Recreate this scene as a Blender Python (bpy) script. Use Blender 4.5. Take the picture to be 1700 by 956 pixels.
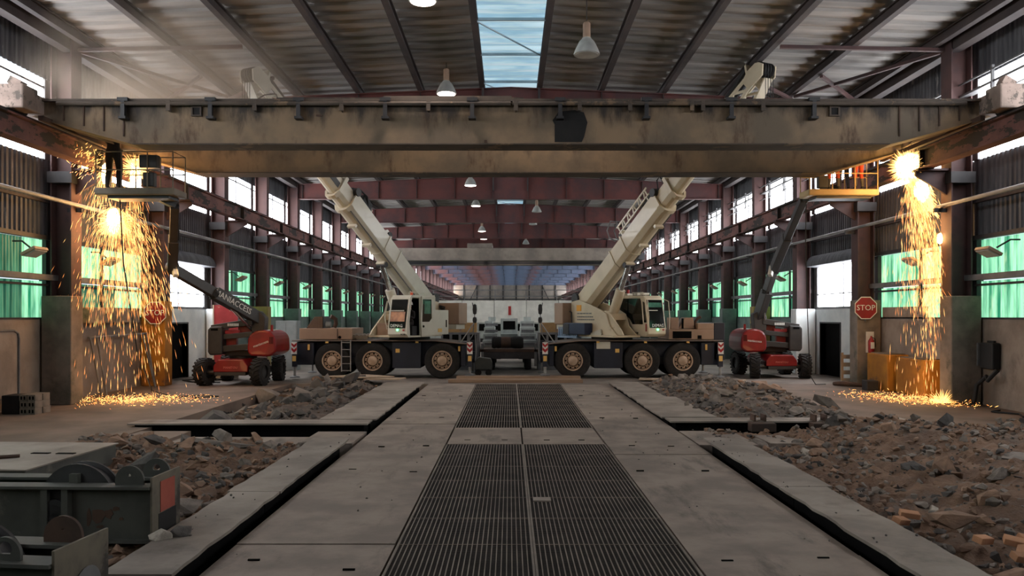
import bpy, bmesh, math, random
from mathutils import Vector, Matrix
PI = math.pi
scene = bpy.context.scene
for _o in list(bpy.data.objects):
    bpy.data.objects.remove(_o)
COL = scene.collection
RND = random.Random(7)

# ---------------------------------------------------------------- camera, world, exposure
FPX, HZ, VPX, CAMH = 1300.0, 525.0, 846.0, 2.5
cam = bpy.data.cameras.new('camera')
cam.sensor_width = 36.0
cam.lens = FPX / 1700 * 36.0
cam.shift_x = -(VPX - 850) / 1700
cam.shift_y = (HZ - 478) / 1700
cam.clip_end = 400
camo = bpy.data.objects.new('camera', cam)
camo.location = (0, 0, CAMH)
camo.rotation_euler = (PI / 2, 0, 0)
COL.objects.link(camo)
scene.camera = camo

world = bpy.data.worlds.new('world')
scene.world = world
world.use_nodes = True
bg = world.node_tree.nodes['Background']
bg.inputs[0].default_value = (0.80, 0.90, 1.0, 1)
bg.inputs[1].default_value = 1.0
vs = scene.view_settings
vs.view_transform = 'Standard'
vs.look = 'None'
vs.gamma = 1.0
vs.exposure = 0.15
vs.use_curve_mapping = False
scene.cycles.use_denoising = True
scene.cycles.max_bounces = 6
scene.cycles.diffuse_bounces = 4
scene.cycles.glossy_bounces = 2
scene.cycles.sample_clamp_indirect = 6.0
scene.cycles.caustics_reflective = False
scene.cycles.caustics_refractive = False
DAY = 11.0          # daylight behind the clerestory glazing
SKYL = 0.85         # roof lights
GREEN = 0.95       # green fibreglass glazing

# ---------------------------------------------------------------- colours and materials
def lin(c):
    r = []
    for v in c:
        v = v / 255.0
        r.append(v / 12.92 if v <= 0.04045 else ((v + 0.055) / 1.055) ** 2.4)
    return (*r, 1.0)

MATS = {}
def _noise(nt, scale, detail, stretch, rough=0.6):
    tc = nt.nodes.new('ShaderNodeTexCoord')
    mp = nt.nodes.new('ShaderNodeMapping')
    mp.inputs['Scale'].default_value = stretch
    nt.links.new(tc.outputs['Object'], mp.inputs['Vector'])
    n = nt.nodes.new('ShaderNodeTexNoise')
    n.inputs['Scale'].default_value = scale
    n.inputs['Detail'].default_value = detail
    n.inputs['Roughness'].default_value = rough
    nt.links.new(mp.outputs[0], n.inputs['Vector'])
    return n

def _ramp(nt, fac, lo, hi, a, b):
    mr = nt.nodes.new('ShaderNodeMapRange')
    mr.interpolation_type = 'SMOOTHSTEP'
    mr.inputs['From Min'].default_value = lo
    mr.inputs['From Max'].default_value = hi
    nt.links.new(fac, mr.inputs['Value'])
    mx = nt.nodes.new('ShaderNodeMix')
    mx.data_type = 'RGBA'
    nt.links.new(mr.outputs[0], mx.inputs['Factor'])
    for s, v in (('A', a), ('B', b)):
        sock = mx.inputs[6 if s == 'A' else 7]
        if isinstance(v, tuple):
            sock.default_value = v
        else:
            nt.links.new(v, sock)
    return mx.outputs[2]

def M(name, c1, c2=None, scale=3.0, detail=5, rough=0.75, metal=0.0, bump=0.0, bscale=25.0,
      c3=None, mask=(0.56, 0.62), mscale=1.5, stretch=(1, 1, 1), mstretch=(1, 1, 1), band=(0.35, 0.65), vary=0.0,
      coat=0.0, spec=0.5):
    if name in MATS:
        return MATS[name]
    m = bpy.data.materials.new(name)
    m.use_nodes = True
    nt = m.node_tree
    b = nt.nodes['Principled BSDF']
    b.inputs['Roughness'].default_value = rough
    b.inputs['Metallic'].default_value = metal
    b.inputs['Specular IOR Level'].default_value = spec
    if coat:
        b.inputs['Coat Weight'].default_value = coat
    col = lin(c1)
    if c2:
        n = _noise(nt, scale, detail, stretch)
        col = _ramp(nt, n.outputs['Fac'], band[0], band[1], lin(c1), lin(c2))
    if c3:
        n2 = _noise(nt, mscale, 8, mstretch, 0.7)
        col = _ramp(nt, n2.outputs['Fac'], mask[0], mask[1], col, lin(c3))
    if vary:
        oi = nt.nodes.new('ShaderNodeObjectInfo')
        hs = nt.nodes.new('ShaderNodeHueSaturation')
        mr = nt.nodes.new('ShaderNodeMapRange')
        mr.inputs['To Min'].default_value = 1 - vary
        mr.inputs['To Max'].default_value = 1 + vary
        nt.links.new(oi.outputs['Random'], mr.inputs['Value'])
        nt.links.new(mr.outputs[0], hs.inputs['Value'])
        if isinstance(col, tuple):
            hs.inputs['Color'].default_value = col
        else:
            nt.links.new(col, hs.inputs['Color'])
        col = hs.outputs[0]
    if isinstance(col, tuple):
        b.inputs['Base Color'].default_value = col
    else:
        nt.links.new(col, b.inputs['Base Color'])
    if bump:
        n3 = _noise(nt, bscale, 6, stretch)
        bp = nt.nodes.new('ShaderNodeBump')
        bp.inputs['Strength'].default_value = bump
        bp.inputs['Distance'].default_value = 0.05
        nt.links.new(n3.outputs['Fac'], bp.inputs['Height'])
        nt.links.new(bp.outputs[0], b.inputs['Normal'])
    MATS[name] = m
    return m

def E(name, rgb, strength, rgb2=None, scale=3.0, stretch=(1, 1, 1), band=(0.4, 0.62), rgb3=None, mscale=2.0, mstretch=(1, 1, 1), mask=(0.55, 0.7)):
    """a surface that gives off light: lamps, sparks, glazing with daylight in it"""
    m = bpy.data.materials.new(name)
    m.use_nodes = True
    nt = m.node_tree
    b = nt.nodes['Principled BSDF']
    b.inputs['Base Color'].default_value = (0.25, 0.25, 0.25, 1)
    b.inputs['Roughness'].default_value = 0.5
    b.inputs['Emission Strength'].default_value = strength
    col = lin(rgb)
    if rgb2:
        n = _noise(nt, scale, 4, stretch)
        col = _ramp(nt, n.outputs['Fac'], band[0], band[1], lin(rgb), lin(rgb2))
        if rgb3:
            n2 = _noise(nt, mscale, 4, mstretch)
            col = _ramp(nt, n2.outputs['Fac'], mask[0], mask[1], col, lin(rgb3))
        nt.links.new(col, b.inputs['Emission Color'])
        nt.links.new(col, b.inputs['Base Color'])
    else:
        b.inputs['Emission Color'].default_value = col
    MATS[name] = m
    return m

concrete = M('concrete_floor', (128, 118, 110), (104, 95, 88), 0.9, 8, 0.8, bump=0.12, bscale=14, c3=(84, 76, 70), mask=(0.55, 0.75), mscale=0.5)
slabm = M('concrete_slab', (138, 125, 114), (112, 101, 92), 1.1, 8, 0.72, bump=0.1, bscale=18, c3=(88, 79, 72), mask=(0.52, 0.7), mscale=0.7, mstretch=(2, 0.6, 1))
sidefloor = M('brown_dusty_floor', (122, 104, 92), (98, 84, 74), 0.6, 8, 0.85, bump=0.1, bscale=12, c3=(80, 70, 62), mask=(0.55, 0.75), mscale=0.5)
wallcon = M('wall_concrete', (150, 136, 124), (124, 111, 100), 0.8, 8, 0.85, bump=0.15, bscale=9, c3=(98, 87, 78), mask=(0.57, 0.75), mscale=0.6, mstretch=(1, 1, 0.5))
whitewall = M('white_painted_wall', (232, 238, 238), (214, 222, 224), 1.2, 6, 0.8)
cladm = M('dark_corrugated_cladding', (92, 93, 97), (66, 67, 72), 2.2, 6, 0.7, stretch=(1, 3, 0.25), c3=(146, 144, 142), mask=(0.61, 0.68), mscale=2.4, mstretch=(1, 4, 0.3))
roofm = M('roof_sheet', (152, 147, 142), (120, 117, 115), 0.8, 6, 0.7, stretch=(0.3, 2.0, 1))
oxide = M('oxide_red_steel', (96, 50, 46), (74, 43, 43), 0.5, 5, 0.7, c3=(66, 46, 48), mask=(0.5, 0.7), mscale=0.25)
colm = M('column_brown_steel', (82, 56, 53), (60, 45, 46), 0.8, 6, 0.75, c3=(46, 40, 43), mask=(0.52, 0.7), mscale=0.6)
runm = M('runway_peeling_paint', (134, 92, 86), (110, 76, 72), 1.2, 6, 0.8, c3=(62, 54, 52), mask=(0.51, 0.53), mscale=0.9, mstretch=(1, 0.6, 1.6), bump=0.1)
purlinm = M('purlin_steel', (66, 56, 54), (50, 44, 45), 0.8, 5, 0.75)
darkst = M('dark_steel', (48, 46, 47), (34, 33, 35), 2.0, 5, 0.6)
reflg = M('green_reflection_glass', (84, 132, 112), (60, 104, 88), 2, 3, 0.1, spec=0.8)  # green of the hall windows in the cab glass, painted as a colour
greyst = M('grey_steel', (112, 112, 112), (88, 88, 90), 2.0, 5, 0.55)
galv = M('galvanised_pipe', (150, 148, 145), (118, 116, 115), 1.0, 5, 0.5, metal=0.2)
blackm = M('black_void', (12, 11, 11), (7, 7, 7), 3, 3, 0.95, spec=0.1)  # near-black colour stands in for shade in gaps and hollows, also black trim
plinthm = M('plinth_concrete', (132, 120, 108), (104, 95, 86), 1.3, 7, 0.85, bump=0.15, bscale=10, c3=(84, 84, 74), mask=(0.53, 0.66), mscale=0.8)
plinth_y = M('plinth_yellow_paint', (176, 120, 34), (148, 98, 34), 1.4, 6, 0.7, c3=(110, 78, 48), mask=(0.56, 0.64), mscale=1.2)
plinth_g = M('plinth_grey_green_paint', (104, 118, 112), (84, 96, 94), 1.0, 5, 0.75)
plinth_o = M('plinth_olive_paint', (150, 132, 74), (126, 112, 68), 1.0, 5, 0.75)
bridgem = M('bridge_girder_tan', (140, 116, 90), (104, 90, 74), 0.55, 7, 0.75, c3=(72, 50, 36), mask=(0.53, 0.7), mscale=0.75, mstretch=(1.4, 1, 0.45), bump=0.05)
# sooty streaks hanging from the top edge of the cut girder
_nt = bridgem.node_tree
_b = _nt.nodes['Principled BSDF']
_old = _b.inputs['Base Color'].links[0].from_socket
_tc = _nt.nodes.new('ShaderNodeTexCoord')
_sp = _nt.nodes.new('ShaderNodeSeparateXYZ')
_nt.links.new(_tc.outputs['Object'], _sp.inputs[0])
_n = _noise(_nt, 1.1, 6, (1.3, 1, 0.35), 0.65)
_ma = _nt.nodes.new('ShaderNodeMath')
_ma.operation = 'MULTIPLY_ADD'
_ma.inputs[1].default_value = 0.42
_nt.links.new(_sp.outputs['Z'], _ma.inputs[0])
_nt.links.new(_n.outputs['Fac'], _ma.inputs[2])
_c = _ramp(_nt, _ma.outputs[0], 3.62, 3.86, _old, lin((52, 44, 38)))
_nt.links.new(_c, _b.inputs['Base Color'])
bridged = M('bridge_grimy_top', (86, 74, 64), (62, 54, 48), 1.0, 6, 0.8, c3=(110, 90, 70), mask=(0.55, 0.62), mscale=1.0)
burnt = M('burnt_black_steel', (24, 21, 20), (16, 14, 14), 3, 4, 0.85)
endm = M('end_carriage_paint', (168, 146, 134), (132, 116, 106), 1.2, 6, 0.8, c3=(96, 86, 78), mask=(0.5, 0.55), mscale=1.6)
sooty = M('sooty_brown_steel', (84, 62, 50), (56, 44, 38), 1.2, 6, 0.85)
cream = M('crane_cream_paint', (206, 192, 164), (190, 175, 148), 0.7, 4, 0.42, c3=(150, 134, 110), mask=(0.62, 0.75), mscale=1.0, coat=0.15)
cream2 = M('crane_grey_cream_paint', (202, 198, 182), (186, 180, 164), 0.7, 4, 0.45, coat=0.15)
deckm = M('carrier_deck_grey', (116, 102, 92), (96, 85, 78), 1.5, 5, 0.7)
tanm = M('crane_body_tan_paint', (158, 130, 108), (142, 116, 98), 0.8, 4, 0.5)
navy = M('carrier_navy_paint', (30, 34, 48), (22, 25, 36), 1.0, 4, 0.5)
bluepl = M('navy_blue_panel', (32, 44, 72), (26, 36, 60), 1.0, 4, 0.5)
rubber = M('tyre_rubber', (34, 30, 28), (22, 20, 19), 6, 5, 0.9, bump=0.2, bscale=30)
rimm = M('rim_tan_paint', (186, 160, 136), (158, 134, 112), 3, 5, 0.6)
glassd = M('cab_dark_glass', (20, 26, 24), (14, 18, 17), 1, 2, 0.08, spec=0.9)
redm = M('lift_red_paint', (134, 18, 22), (112, 14, 18), 1.2, 4, 0.35, coat=0.3)
pinkred = M('faded_red_board', (168, 60, 66), (150, 52, 58), 1.5, 5, 0.8, c3=(196, 180, 160), mask=(0.6, 0.62), mscale=1.6)
liftdk = M('lift_dark_grey', (50, 47, 45), (38, 36, 35), 1.5, 4, 0.5)
yellowm = M('basket_spark_lit_paint', (190, 164, 116), (168, 144, 102), 1.2, 5, 0.55)  # yellow spark light on the grey-cream right basket, mixed into its paint
basketg = M('basket_grey_paint', (120, 108, 92), (98, 88, 76), 1.2, 5, 0.6)
chrome = M('cylinder_rod_chrome', (200, 200, 200), (170, 170, 172), 4, 2, 0.2, metal=0.9)
whitep = M('white_paint', (222, 222, 216), (204, 204, 198), 1.5, 4, 0.6)
lampw = M('lamp_enamel', (176, 176, 170), (150, 150, 146), 1.5, 3, 0.5)
signred = M('sign_red', (160, 30, 32), (140, 28, 30), 2, 3, 0.5)
signwhite = M('sign_white', (226, 222, 214), None, rough=0.6)
stickery = M('sticker_yellow', (214, 172, 96), None, rough=0.6)
orange = M('orange_beacon', (220, 84, 40), None, rough=0.3)
timber = M('timber_plank', (150, 124, 102), (116, 94, 78), 1.6, 6, 0.85, stretch=(0.25, 3, 3), bump=0.15, bscale=10)
ply = M('plywood_sheet', (176, 156, 134), (148, 128, 108), 1.0, 6, 0.85)
platem = M('steel_cover_plate', (142, 132, 122), (112, 103, 95), 0.9, 7, 0.7, bump=0.08, bscale=10, c3=(90, 80, 72), mask=(0.55, 0.7), mscale=0.8)
bogiem = M('bogie_grey_green_paint', (78, 78, 72), (60, 60, 57), 1.2, 6, 0.65, c3=(96, 92, 84), mask=(0.58, 0.7), mscale=1.5)
bogieend = M('bogie_end_plate', (104, 96, 82), (74, 68, 60), 2.0, 6, 0.7, c3=(44, 38, 34), mask=(0.52, 0.62), mscale=2.0)
redpatch = M('red_primer_patch', (156, 76, 60), (140, 64, 52), 3, 5, 0.8)
soilm = M('brown_clay_soil', (126, 98, 78), (98, 77, 63), 1.8, 9, 0.95, bump=0.8, bscale=16, c3=(104, 96, 90), mask=(0.52, 0.66), mscale=0.7)
greysoil = M('grey_rubble_soil', (106, 94, 86), (80, 72, 67), 1.8, 9, 0.95, bump=0.6, bscale=9, c3=(122, 96, 80), mask=(0.55, 0.68), mscale=0.8)
stoneg = M('grey_stone', (126, 116, 107), (95, 88, 82), 2.2, 6, 0.92, bump=0.3, bscale=12, vary=0.25)
stoned = M('dark_grey_stone', (92, 87, 83), (70, 66, 64), 2.2, 6, 0.92, bump=0.3, bscale=12, vary=0.25)
stoneb = M('brown_stone', (148, 118, 97), (118, 95, 79), 2.2, 6, 0.92, bump=0.3, bscale=12, vary=0.22)
stonew = M('pale_stone', (176, 166, 154), (140, 132, 122), 2.2, 6, 0.92, bump=0.3, bscale=12, vary=0.15)
brickm = M('old_orange_brick', (186, 136, 100), (158, 112, 84), 2.5, 6, 0.9, bump=0.2, bscale=15, vary=0.15)
gratem = M('grating_steel', (118, 108, 98), (92, 84, 76), 2.0, 4, 0.6)
gratec = M('grating_cross_bars', (50, 46, 43), (38, 35, 33), 2.0, 4, 0.7)
skin = M('skin', (176, 128, 104), None, rough=0.6)
workblack = M('dark_workwear', (34, 28, 26), (26, 22, 21), 4, 4, 0.9)
workor = M('orange_hi_vis_cloth', (206, 84, 48), (184, 70, 40), 4, 4, 0.85)
workgr = M('grey_work_cloth', (92, 86, 80), (74, 70, 66), 4, 4, 0.9)
workbl = M('navy_work_cloth', (54, 62, 80), (42, 50, 66), 4, 4, 0.9)
helmet = M('white_helmet', (226, 222, 214), None, rough=0.35)
boots = M('boots_black', (26, 24, 23), None, rough=0.7)
cabgrey = M('cabinet_grey_paint', (136, 142, 142), (118, 124, 125), 1, 4, 0.6)
machg = M('machine_light_grey', (170, 176, 172), (136, 142, 140), 1.5, 6, 0.6)
cardb = M('cardboard', (172, 138, 92), (150, 118, 78), 2, 4, 0.85)
farwall = M('far_wall_cladding', (150, 140, 130), (120, 112, 106), 0.25, 6, 0.8, c3=(176, 150, 128), mask=(0.54, 0.66), mscale=0.12)
hosem = M('black_hose', (24, 24, 25), None, rough=0.7)
bluelad = M('pale_blue_rack', (146, 168, 192), (120, 142, 168), 2, 4, 0.6)
copper = M('copper_tarp', (200, 140, 96), (150, 100, 70), 2.5, 5, 0.35)
day = E('daylight_glazing', (248, 250, 255), DAY)
skyl = E('roof_light_glazing', (134, 170, 188), SKYL, (178, 203, 213), 1.0, (0.3, 2.0, 1))
skybl = M('roof_light_frame_white', (170, 186, 194), None, rough=0.6)
greenw = E('green_fibreglass_glazing', (26, 128, 92), GREEN, (168, 238, 196), 3.2, (1, 1.6, 0.12), (0.3, 0.66),
           (214, 240, 196), 1.6, (1, 1.4, 0.3), (0.55, 0.75))
greend = E('dim_green_fibreglass_glazing', (22, 84, 66), GREEN * 0.6, (86, 150, 118), 3.2, (1, 1.6, 0.12), (0.3, 0.7))
lampe = E('lamp_glow', (255, 236, 224), 14.0)
sparkm = E('spark_glow', (255, 150, 62), 1.5)
sparkh = E('spark_hot_glow', (255, 190, 104), 2.5)
flamem = E('cutting_flame', (255, 208, 130), 22.0)
ledg = E('green_led', (90, 255, 170), 6.0)

for _m in (greenw, greend, lampe, sparkm, sparkh, ledg):
    _m.cycles.emission_sampling = 'NONE'     # many small or dim emitters: found by bounced rays

# ---------------------------------------------------------------- mesh collecting
class MB:
    def __init__(s):
        s.v, s.f = [], []
    def add(s, vs, fs):
        b = len(s.v)
        s.v.extend([tuple(p) for p in vs])
        s.f.extend([tuple(i + b for i in f) for f in fs])
        return s
    def box(s, x0, x1, y0, y1, z0, z1):
        return s.add([(x0, y0, z0), (x1, y0, z0), (x1, y1, z0), (x0, y1, z0), (x0, y0, z1), (x1, y0, z1), (x1, y1, z1), (x0, y1, z1)],
                     [(0, 3, 2, 1), (4, 5, 6, 7), (0, 1, 5, 4), (1, 2, 6, 5), (2, 3, 7, 6), (3, 0, 4, 7)])
    def cbox(s, c, size, rot=None):
        hx, hy, hz = size[0] / 2, size[1] / 2, size[2] / 2
        pts = [Vector((a * hx, b * hy, d * hz)) for d in (-1, 1) for a, b in ((-1, -1), (1, -1), (1, 1), (-1, 1))]
        if rot is not None:
            pts = [rot @ p for p in pts]
        c = Vector(c)
        return s.add([c + p for p in pts], [(0, 3, 2, 1), (4, 5, 6, 7), (0, 1, 5, 4), (1, 2, 6, 5), (2, 3, 7, 6), (3, 0, 4, 7)])
    def bar(s, p0, p1, w, h, up=(0, 0, 1)):
        """rectangular bar from p0 to p1, w sideways, h along up"""
        p0, p1 = Vector(p0), Vector(p1)
        d = (p1 - p0)
        L = d.length
        d = d.normalized()
        u = Vector(up)
        if abs(d.dot(u)) > 0.98:
            u = Vector((0, 1, 0))
        sd = d.cross(u).normalized()
        u = sd.cross(d).normalized()
        R = Matrix((d, sd, u)).transposed()
        return s.cbox((p0 + p1) / 2, (L, w, h), R)
    def cyl(s, p0, p1, r0, r1=None, n=12, caps=True):
        r1 = r0 if r1 is None else r1
        p0, p1 = Vector(p0), Vector(p1)
        d = (p1 - p0).normalized()
        u = Vector((0, 0, 1)) if abs(d.z) < 0.95 else Vector((1, 0, 0))
        a = d.cross(u).normalized()
        b = d.cross(a).normalized()
        vs = []
        for p, r in ((p0, r0), (p1, r1)):
            for i in range(n):
                t = 2 * PI * i / n
                vs.append(p + a * (r * math.cos(t)) + b * (r * math.sin(t)))
        fs = [(i, (i + 1) % n, n + (i + 1) % n, n + i) for i in range(n)]
        if caps:
            fs += [tuple(range(n - 1, -1, -1)), tuple(range(n, 2 * n))]
        return s.add(vs, fs)
    def tube(s, pts, r, n=8):
        pts = [Vector(p) for p in pts]
        rings = []
        prev = None
        for i, p in enumerate(pts):
            d = (pts[min(i + 1, len(pts) - 1)] - pts[max(i - 1, 0)]).normalized()
            if prev is None:
                u = Vector((0, 0, 1)) if abs(d.z) < 0.9 else Vector((1, 0, 0))
                a = d.cross(u).normalized()
            else:
                a = (prev - d * prev.dot(d)).normalized()
            prev = a
            b = d.cross(a)
            rr = r[i] if isinstance(r, (list, tuple)) else r
            rings.append([p + a * (rr * math.cos(2 * PI * k / n)) + b * (rr * math.sin(2 * PI * k / n)) for k in range(n)])
        vs = [q for ring in rings for q in ring]
        fs = []
        for i in range(len(pts) - 1):
            for k in range(n):
                fs.append((i * n + k, i * n + (k + 1) % n, (i + 1) * n + (k + 1) % n, (i + 1) * n + k))
        fs.append(tuple(range(n - 1, -1, -1)))
        fs.append(tuple((len(pts) - 1) * n + k for k in range(n)))
        return s.add(vs, fs)
    def lathe(s, prof, c, axis='Z', n=24, caps=True):
        """prof: (r, h) pairs turned about an axis through c"""
        c = Vector(c)
        ax = {'X': (Vector((1, 0, 0)), Vector((0, 1, 0)), Vector((0, 0, 1))),
              'Y': (Vector((0, 1, 0)), Vector((0, 0, 1)), Vector((1, 0, 0))),
              'Z': (Vector((0, 0, 1)), Vector((1, 0, 0)), Vector((0, 1, 0)))}[axis] if isinstance(axis, str) else axis
        d, a, b = ax
        vs = []
        for r, h in prof:
            for i in range(n):
                t = 2 * PI * i / n
                vs.append(c + d * h + a * (r * math.cos(t)) + b * (r * math.sin(t)))
        fs = []
        for j in range(len(prof) - 1):
            for i in range(n):
                fs.append((j * n + i, j * n + (i + 1) % n, (j + 1) * n + (i + 1) % n, (j + 1) * n + i))
        if caps and prof[0][0] > 1e-4:
            fs.append(tuple(range(n - 1, -1, -1)))
        if caps and prof[-1][0] > 1e-4:
            fs.append(tuple((len(prof) - 1) * n + i for i in range(n)))
        return s.add(vs, fs)
    def prism(s, poly, a, b, axis='Y'):
        """poly in the two other axes, extruded from a to b along axis (X: (y,z), Y: (x,z), Z: (x,y))"""
        n = len(poly)
        def mk(p, t):
            return {'X': (t, p[0], p[1]), 'Y': (p[0], t, p[1]), 'Z': (p[0], p[1], t)}[axis]
        vs = [mk(p, a) for p in poly] + [mk(p, b) for p in poly]
        fs = [tuple(range(n)), tuple(range(2 * n - 1, n - 1, -1))] + [(i, n + i, n + (i + 1) % n, (i + 1) % n) for i in range(n)]
        return s.add(vs, fs)
    def ring_prism(s, outer, inner, a, b, axis='Y'):
        """frame between two outlines with equal point counts"""
        n = len(outer)
        def mk(p, t):
            return {'X': (t, p[0], p[1]), 'Y': (p[0], t, p[1]), 'Z': (p[0], p[1], t)}[axis]
        vs = [mk(p, a) for p in outer] + [mk(p, a) for p in inner] + [mk(p, b) for p in outer] + [mk(p, b) for p in inner]
        fs = []
        for i in range(n):
            j = (i + 1) % n
            fs += [(i, j, n + j, n + i), (2 * n + i, 3 * n + i, 3 * n + j, 2 * n + j), (i, 2 * n + i, 2 * n + j, j), (n + i, n + j, 3 * n + j, 3 * n + i)]
        return s.add(vs, fs)
    def xf(s, mat):
        s.v = [tuple(mat @ Vector(p)) for p in s.v]
        return s
    def build(s, name, mat, parent=None, smooth=False, bevel=0.0, loc=None):
        me = bpy.data.meshes.new(name)
        me.from_pydata(s.v, [], s.f)
        bm = bmesh.new()
        bm.from_mesh(me)
        bmesh.ops.recalc_face_normals(bm, faces=bm.faces)
        bm.to_mesh(me)
        bm.free()
        me.materials.append(mat)
        if smooth:
            for p in me.polygons:
                p.use_smooth = True
            try:
                me.set_sharp_from_angle(angle=math.radians(38))
            except Exception:
                pass
        o = bpy.data.objects.new(name, me)
        COL.objects.link(o)
        if parent is not None:
            o.parent = parent
        if loc is not None:
            o.location = loc
        if bevel:
            md = o.modifiers.new('bevel', 'BEVEL')
            md.width = bevel
            md.segments = 2
            md.limit_method = 'ANGLE'
        return o

def tag(o, label, cat, group=None):
    o['label'] = label
    o['category'] = cat
    if group:
        o['group'] = group
    return o

def thing(name, label, cat, loc=(0, 0, 0), rz=0.0, group=None):
    o = bpy.data.objects.new(name, None)
    o.empty_display_size = 0.3
    COL.objects.link(o)
    o.location = loc
    o.rotation_euler = (0, 0, rz)
    return tag(o, label, cat, group)

def struct(o, label=None):
    o['kind'] = 'structure'
    if label:
        o['label'] = label
    return o

def dup(root, loc, rz=None, label=None, group=None, scale=None):
    r = root.copy()
    COL.objects.link(r)
    r.location = loc
    if rz is not None:
        r.rotation_euler = (0, 0, rz)
    if scale:
        r.scale = scale
    if label:
        r['label'] = label
    if group:
        r['group'] = group
    for ch in list(root.children):
        c = ch.copy()
        COL.objects.link(c)
        c.parent = r
        for g in list(ch.children):
            d = g.copy()
            COL.objects.link(d)
            d.parent = c
    return r

def inst(name, mesh_obj, parent, loc=(0, 0, 0), rot=(0, 0, 0), scale=(1, 1, 1)):
    o = bpy.data.objects.new(name, mesh_obj.data)
    COL.objects.link(o)
    o.parent = parent
    o.location = loc
    o.rotation_euler = rot
    o.scale = scale
    return o

def text(name, body, size, mat, parent, loc, rot, align='CENTER', extrude=0.004):
    cu = bpy.data.curves.new(name, 'FONT')
    cu.body = body
    cu.size = size
    cu.align_x = align
    cu.align_y = 'CENTER'
    cu.extrude = extrude
    cu.resolution_u = 2
    cu.materials.append(mat)
    tmp = bpy.data.objects.new(name, cu)
    me = bpy.data.meshes.new_from_object(tmp)
    bpy.data.objects.remove(tmp)
    o = bpy.data.objects.new(name, me)
    o['kind'] = 'stuff'
    COL.objects.link(o)
    o.parent = parent
    o.location = loc
    o.rotation_euler = rot
    return o

def rotm(a, axis):
    return Matrix.Rotation(a, 3, axis)

ORD = ['first', 'second', 'third', 'fourth', 'fifth', 'sixth', 'seventh', 'eighth', 'ninth', 'tenth', 'eleventh', 'twelfth', 'thirteenth',
       'fourteenth', 'fifteenth', 'sixteenth', 'seventeenth', 'eighteenth', 'nineteenth', 'twentieth', 'twenty-first', 'twenty-second',
       'twenty-third', 'twenty-fourth', 'twenty-fifth', 'twenty-sixth', 'twenty-seventh', 'twenty-eighth', 'twenty-ninth', 'thirtieth']
# ================================================================ the hall
XC = 0.05            # hall centre line
WX = 13.4            # half distance between the wall planes
YCOL = [-7.4, -1.4, 4.6, 10.6, 16.6, 22.6, 28.6, 34.6, 40.5, 46.4]
while YCOL[-1] < 178:
    YCOL.append(YCOL[-1] + 5.8)
YFAR = YCOL[-1]
YFRAME = [28.6, 46.4] + [46.4 + 11.6 * i for i in range(1, 12)]
RIDGE, EAVE = 11.15, 10.6
def roofz(x):
    return RIDGE - (RIDGE - EAVE) * min(1.0, abs(x - XC) / 12.9)

def empty(name, loc=(0, 0, 0)):
    o = bpy.data.objects.new(name, None)
    o.empty_display_size = 0.3
    COL.objects.link(o)
    o.location = loc
    return o

# ---- floor: slabs, side floors and the pits they leave open
floor = struct(empty('floor'), 'dusty concrete hall floor of slabs with open rubble pits')
def fl(name, x0, x1, y0, y1, z1=0.0, z0=-0.35, mat=concrete):
    return MB().box(x0, x1, y0, y1, z0, z1).build(name, mat, floor)
fl('pit_bottom', -9.5, 14.0, -8, 31.0, -0.75, -0.85, blackm)
fl('floor_field', -13.6, -8.1, -8, 29.0, 0, -0.8, sidefloor)
fl('floor_field', 8.6, 13.7, 17.6, 29.0, 0, -0.8, sidefloor)
fl('floor_field', 9.6, 13.7, -8, 17.6, 0, -0.8, sidefloor)
fl('floor_field', -13.6, 13.7, 29.0, 60, 0, -0.8, concrete)
fl('floor_field', -13.6, 13.7, 60, YFAR, 0, -0.8, concrete)
fl('floor_field', -13.6, 13.7, -12, -8, 0, -0.8, concrete)
# slabs left and right of the grating; joints are open slots
for x0, x1, cuts in ((-3.0, -1.26, [-8, 3.2, 8.6, 14.15, 18.2, 23.6, 29.0]), (1.9, 3.66, [-8, 2.9, 8.2, 14.2, 17.9, 23.2, 29.0])):
    for a, b in zip(cuts, cuts[1:]):
        fl('floor_slab', x0, x1, a + 0.012, b - 0.012, RND.uniform(-0.008, 0.008), -0.35, slabm)
# cross slabs between the two gratings
fl('floor_slab', -1.22, 0.24, 15.32, 17.55, 0.005, -0.3, slabm)
fl('floor_slab', 0.27, 1.86, 15.32, 17.55, 0.0, -0.3, slabm)
# lifting slots cast into the slabs
slot = None
spots = []
for sx in (-2.6, -1.6, 2.25, 3.2):
    for sy in (7.9, 9.4, 12.6, 13.6, 15.2, 17.3, 19.3, 22.6, 24.6, 27.6):
        spots.append((sx + RND.uniform(-0.15, 0.15), sy + RND.uniform(-0.2, 0.2)))
for sx in (-0.85, -0.1, 0.75, 1.45):
    for sy in (15.8, 17.0):
        spots.append((sx, sy))
for sx, sy in spots[::2]:
    if slot is None:
        slot = MB().box(-0.06, 0.06, -0.012, 0.012, -0.02, 0.012).build('lifting_slot', blackm, floor, loc=(sx, sy, 0))
    else:
        inst('lifting_slot', slot, floor, (sx, sy, 0))
# low shelf slabs beside the pits
fl('floor_slab', -7.0, -4.2, 15.75, 16.75, -0.08, -0.4, slabm)
fl('floor_slab', -4.2, -3.14, 15.6, 17.2, -0.03, -0.4, slabm)
fl('floor_slab', 3.74, 4.9, 15.4, 17.3, -0.03, -0.4, slabm)
fl('floor_slab', 5.3, 6.4, 15.9, 17.0, -0.08, -0.4, slabm)
fl('floor_slab', 8.6, 9.6, 16.2, 17.1, -0.04, -0.4, slabm)
fl('floor_slab', -8.1, -7.0, 15.6, 17.2, -0.02, -0.4, sidefloor)

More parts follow.
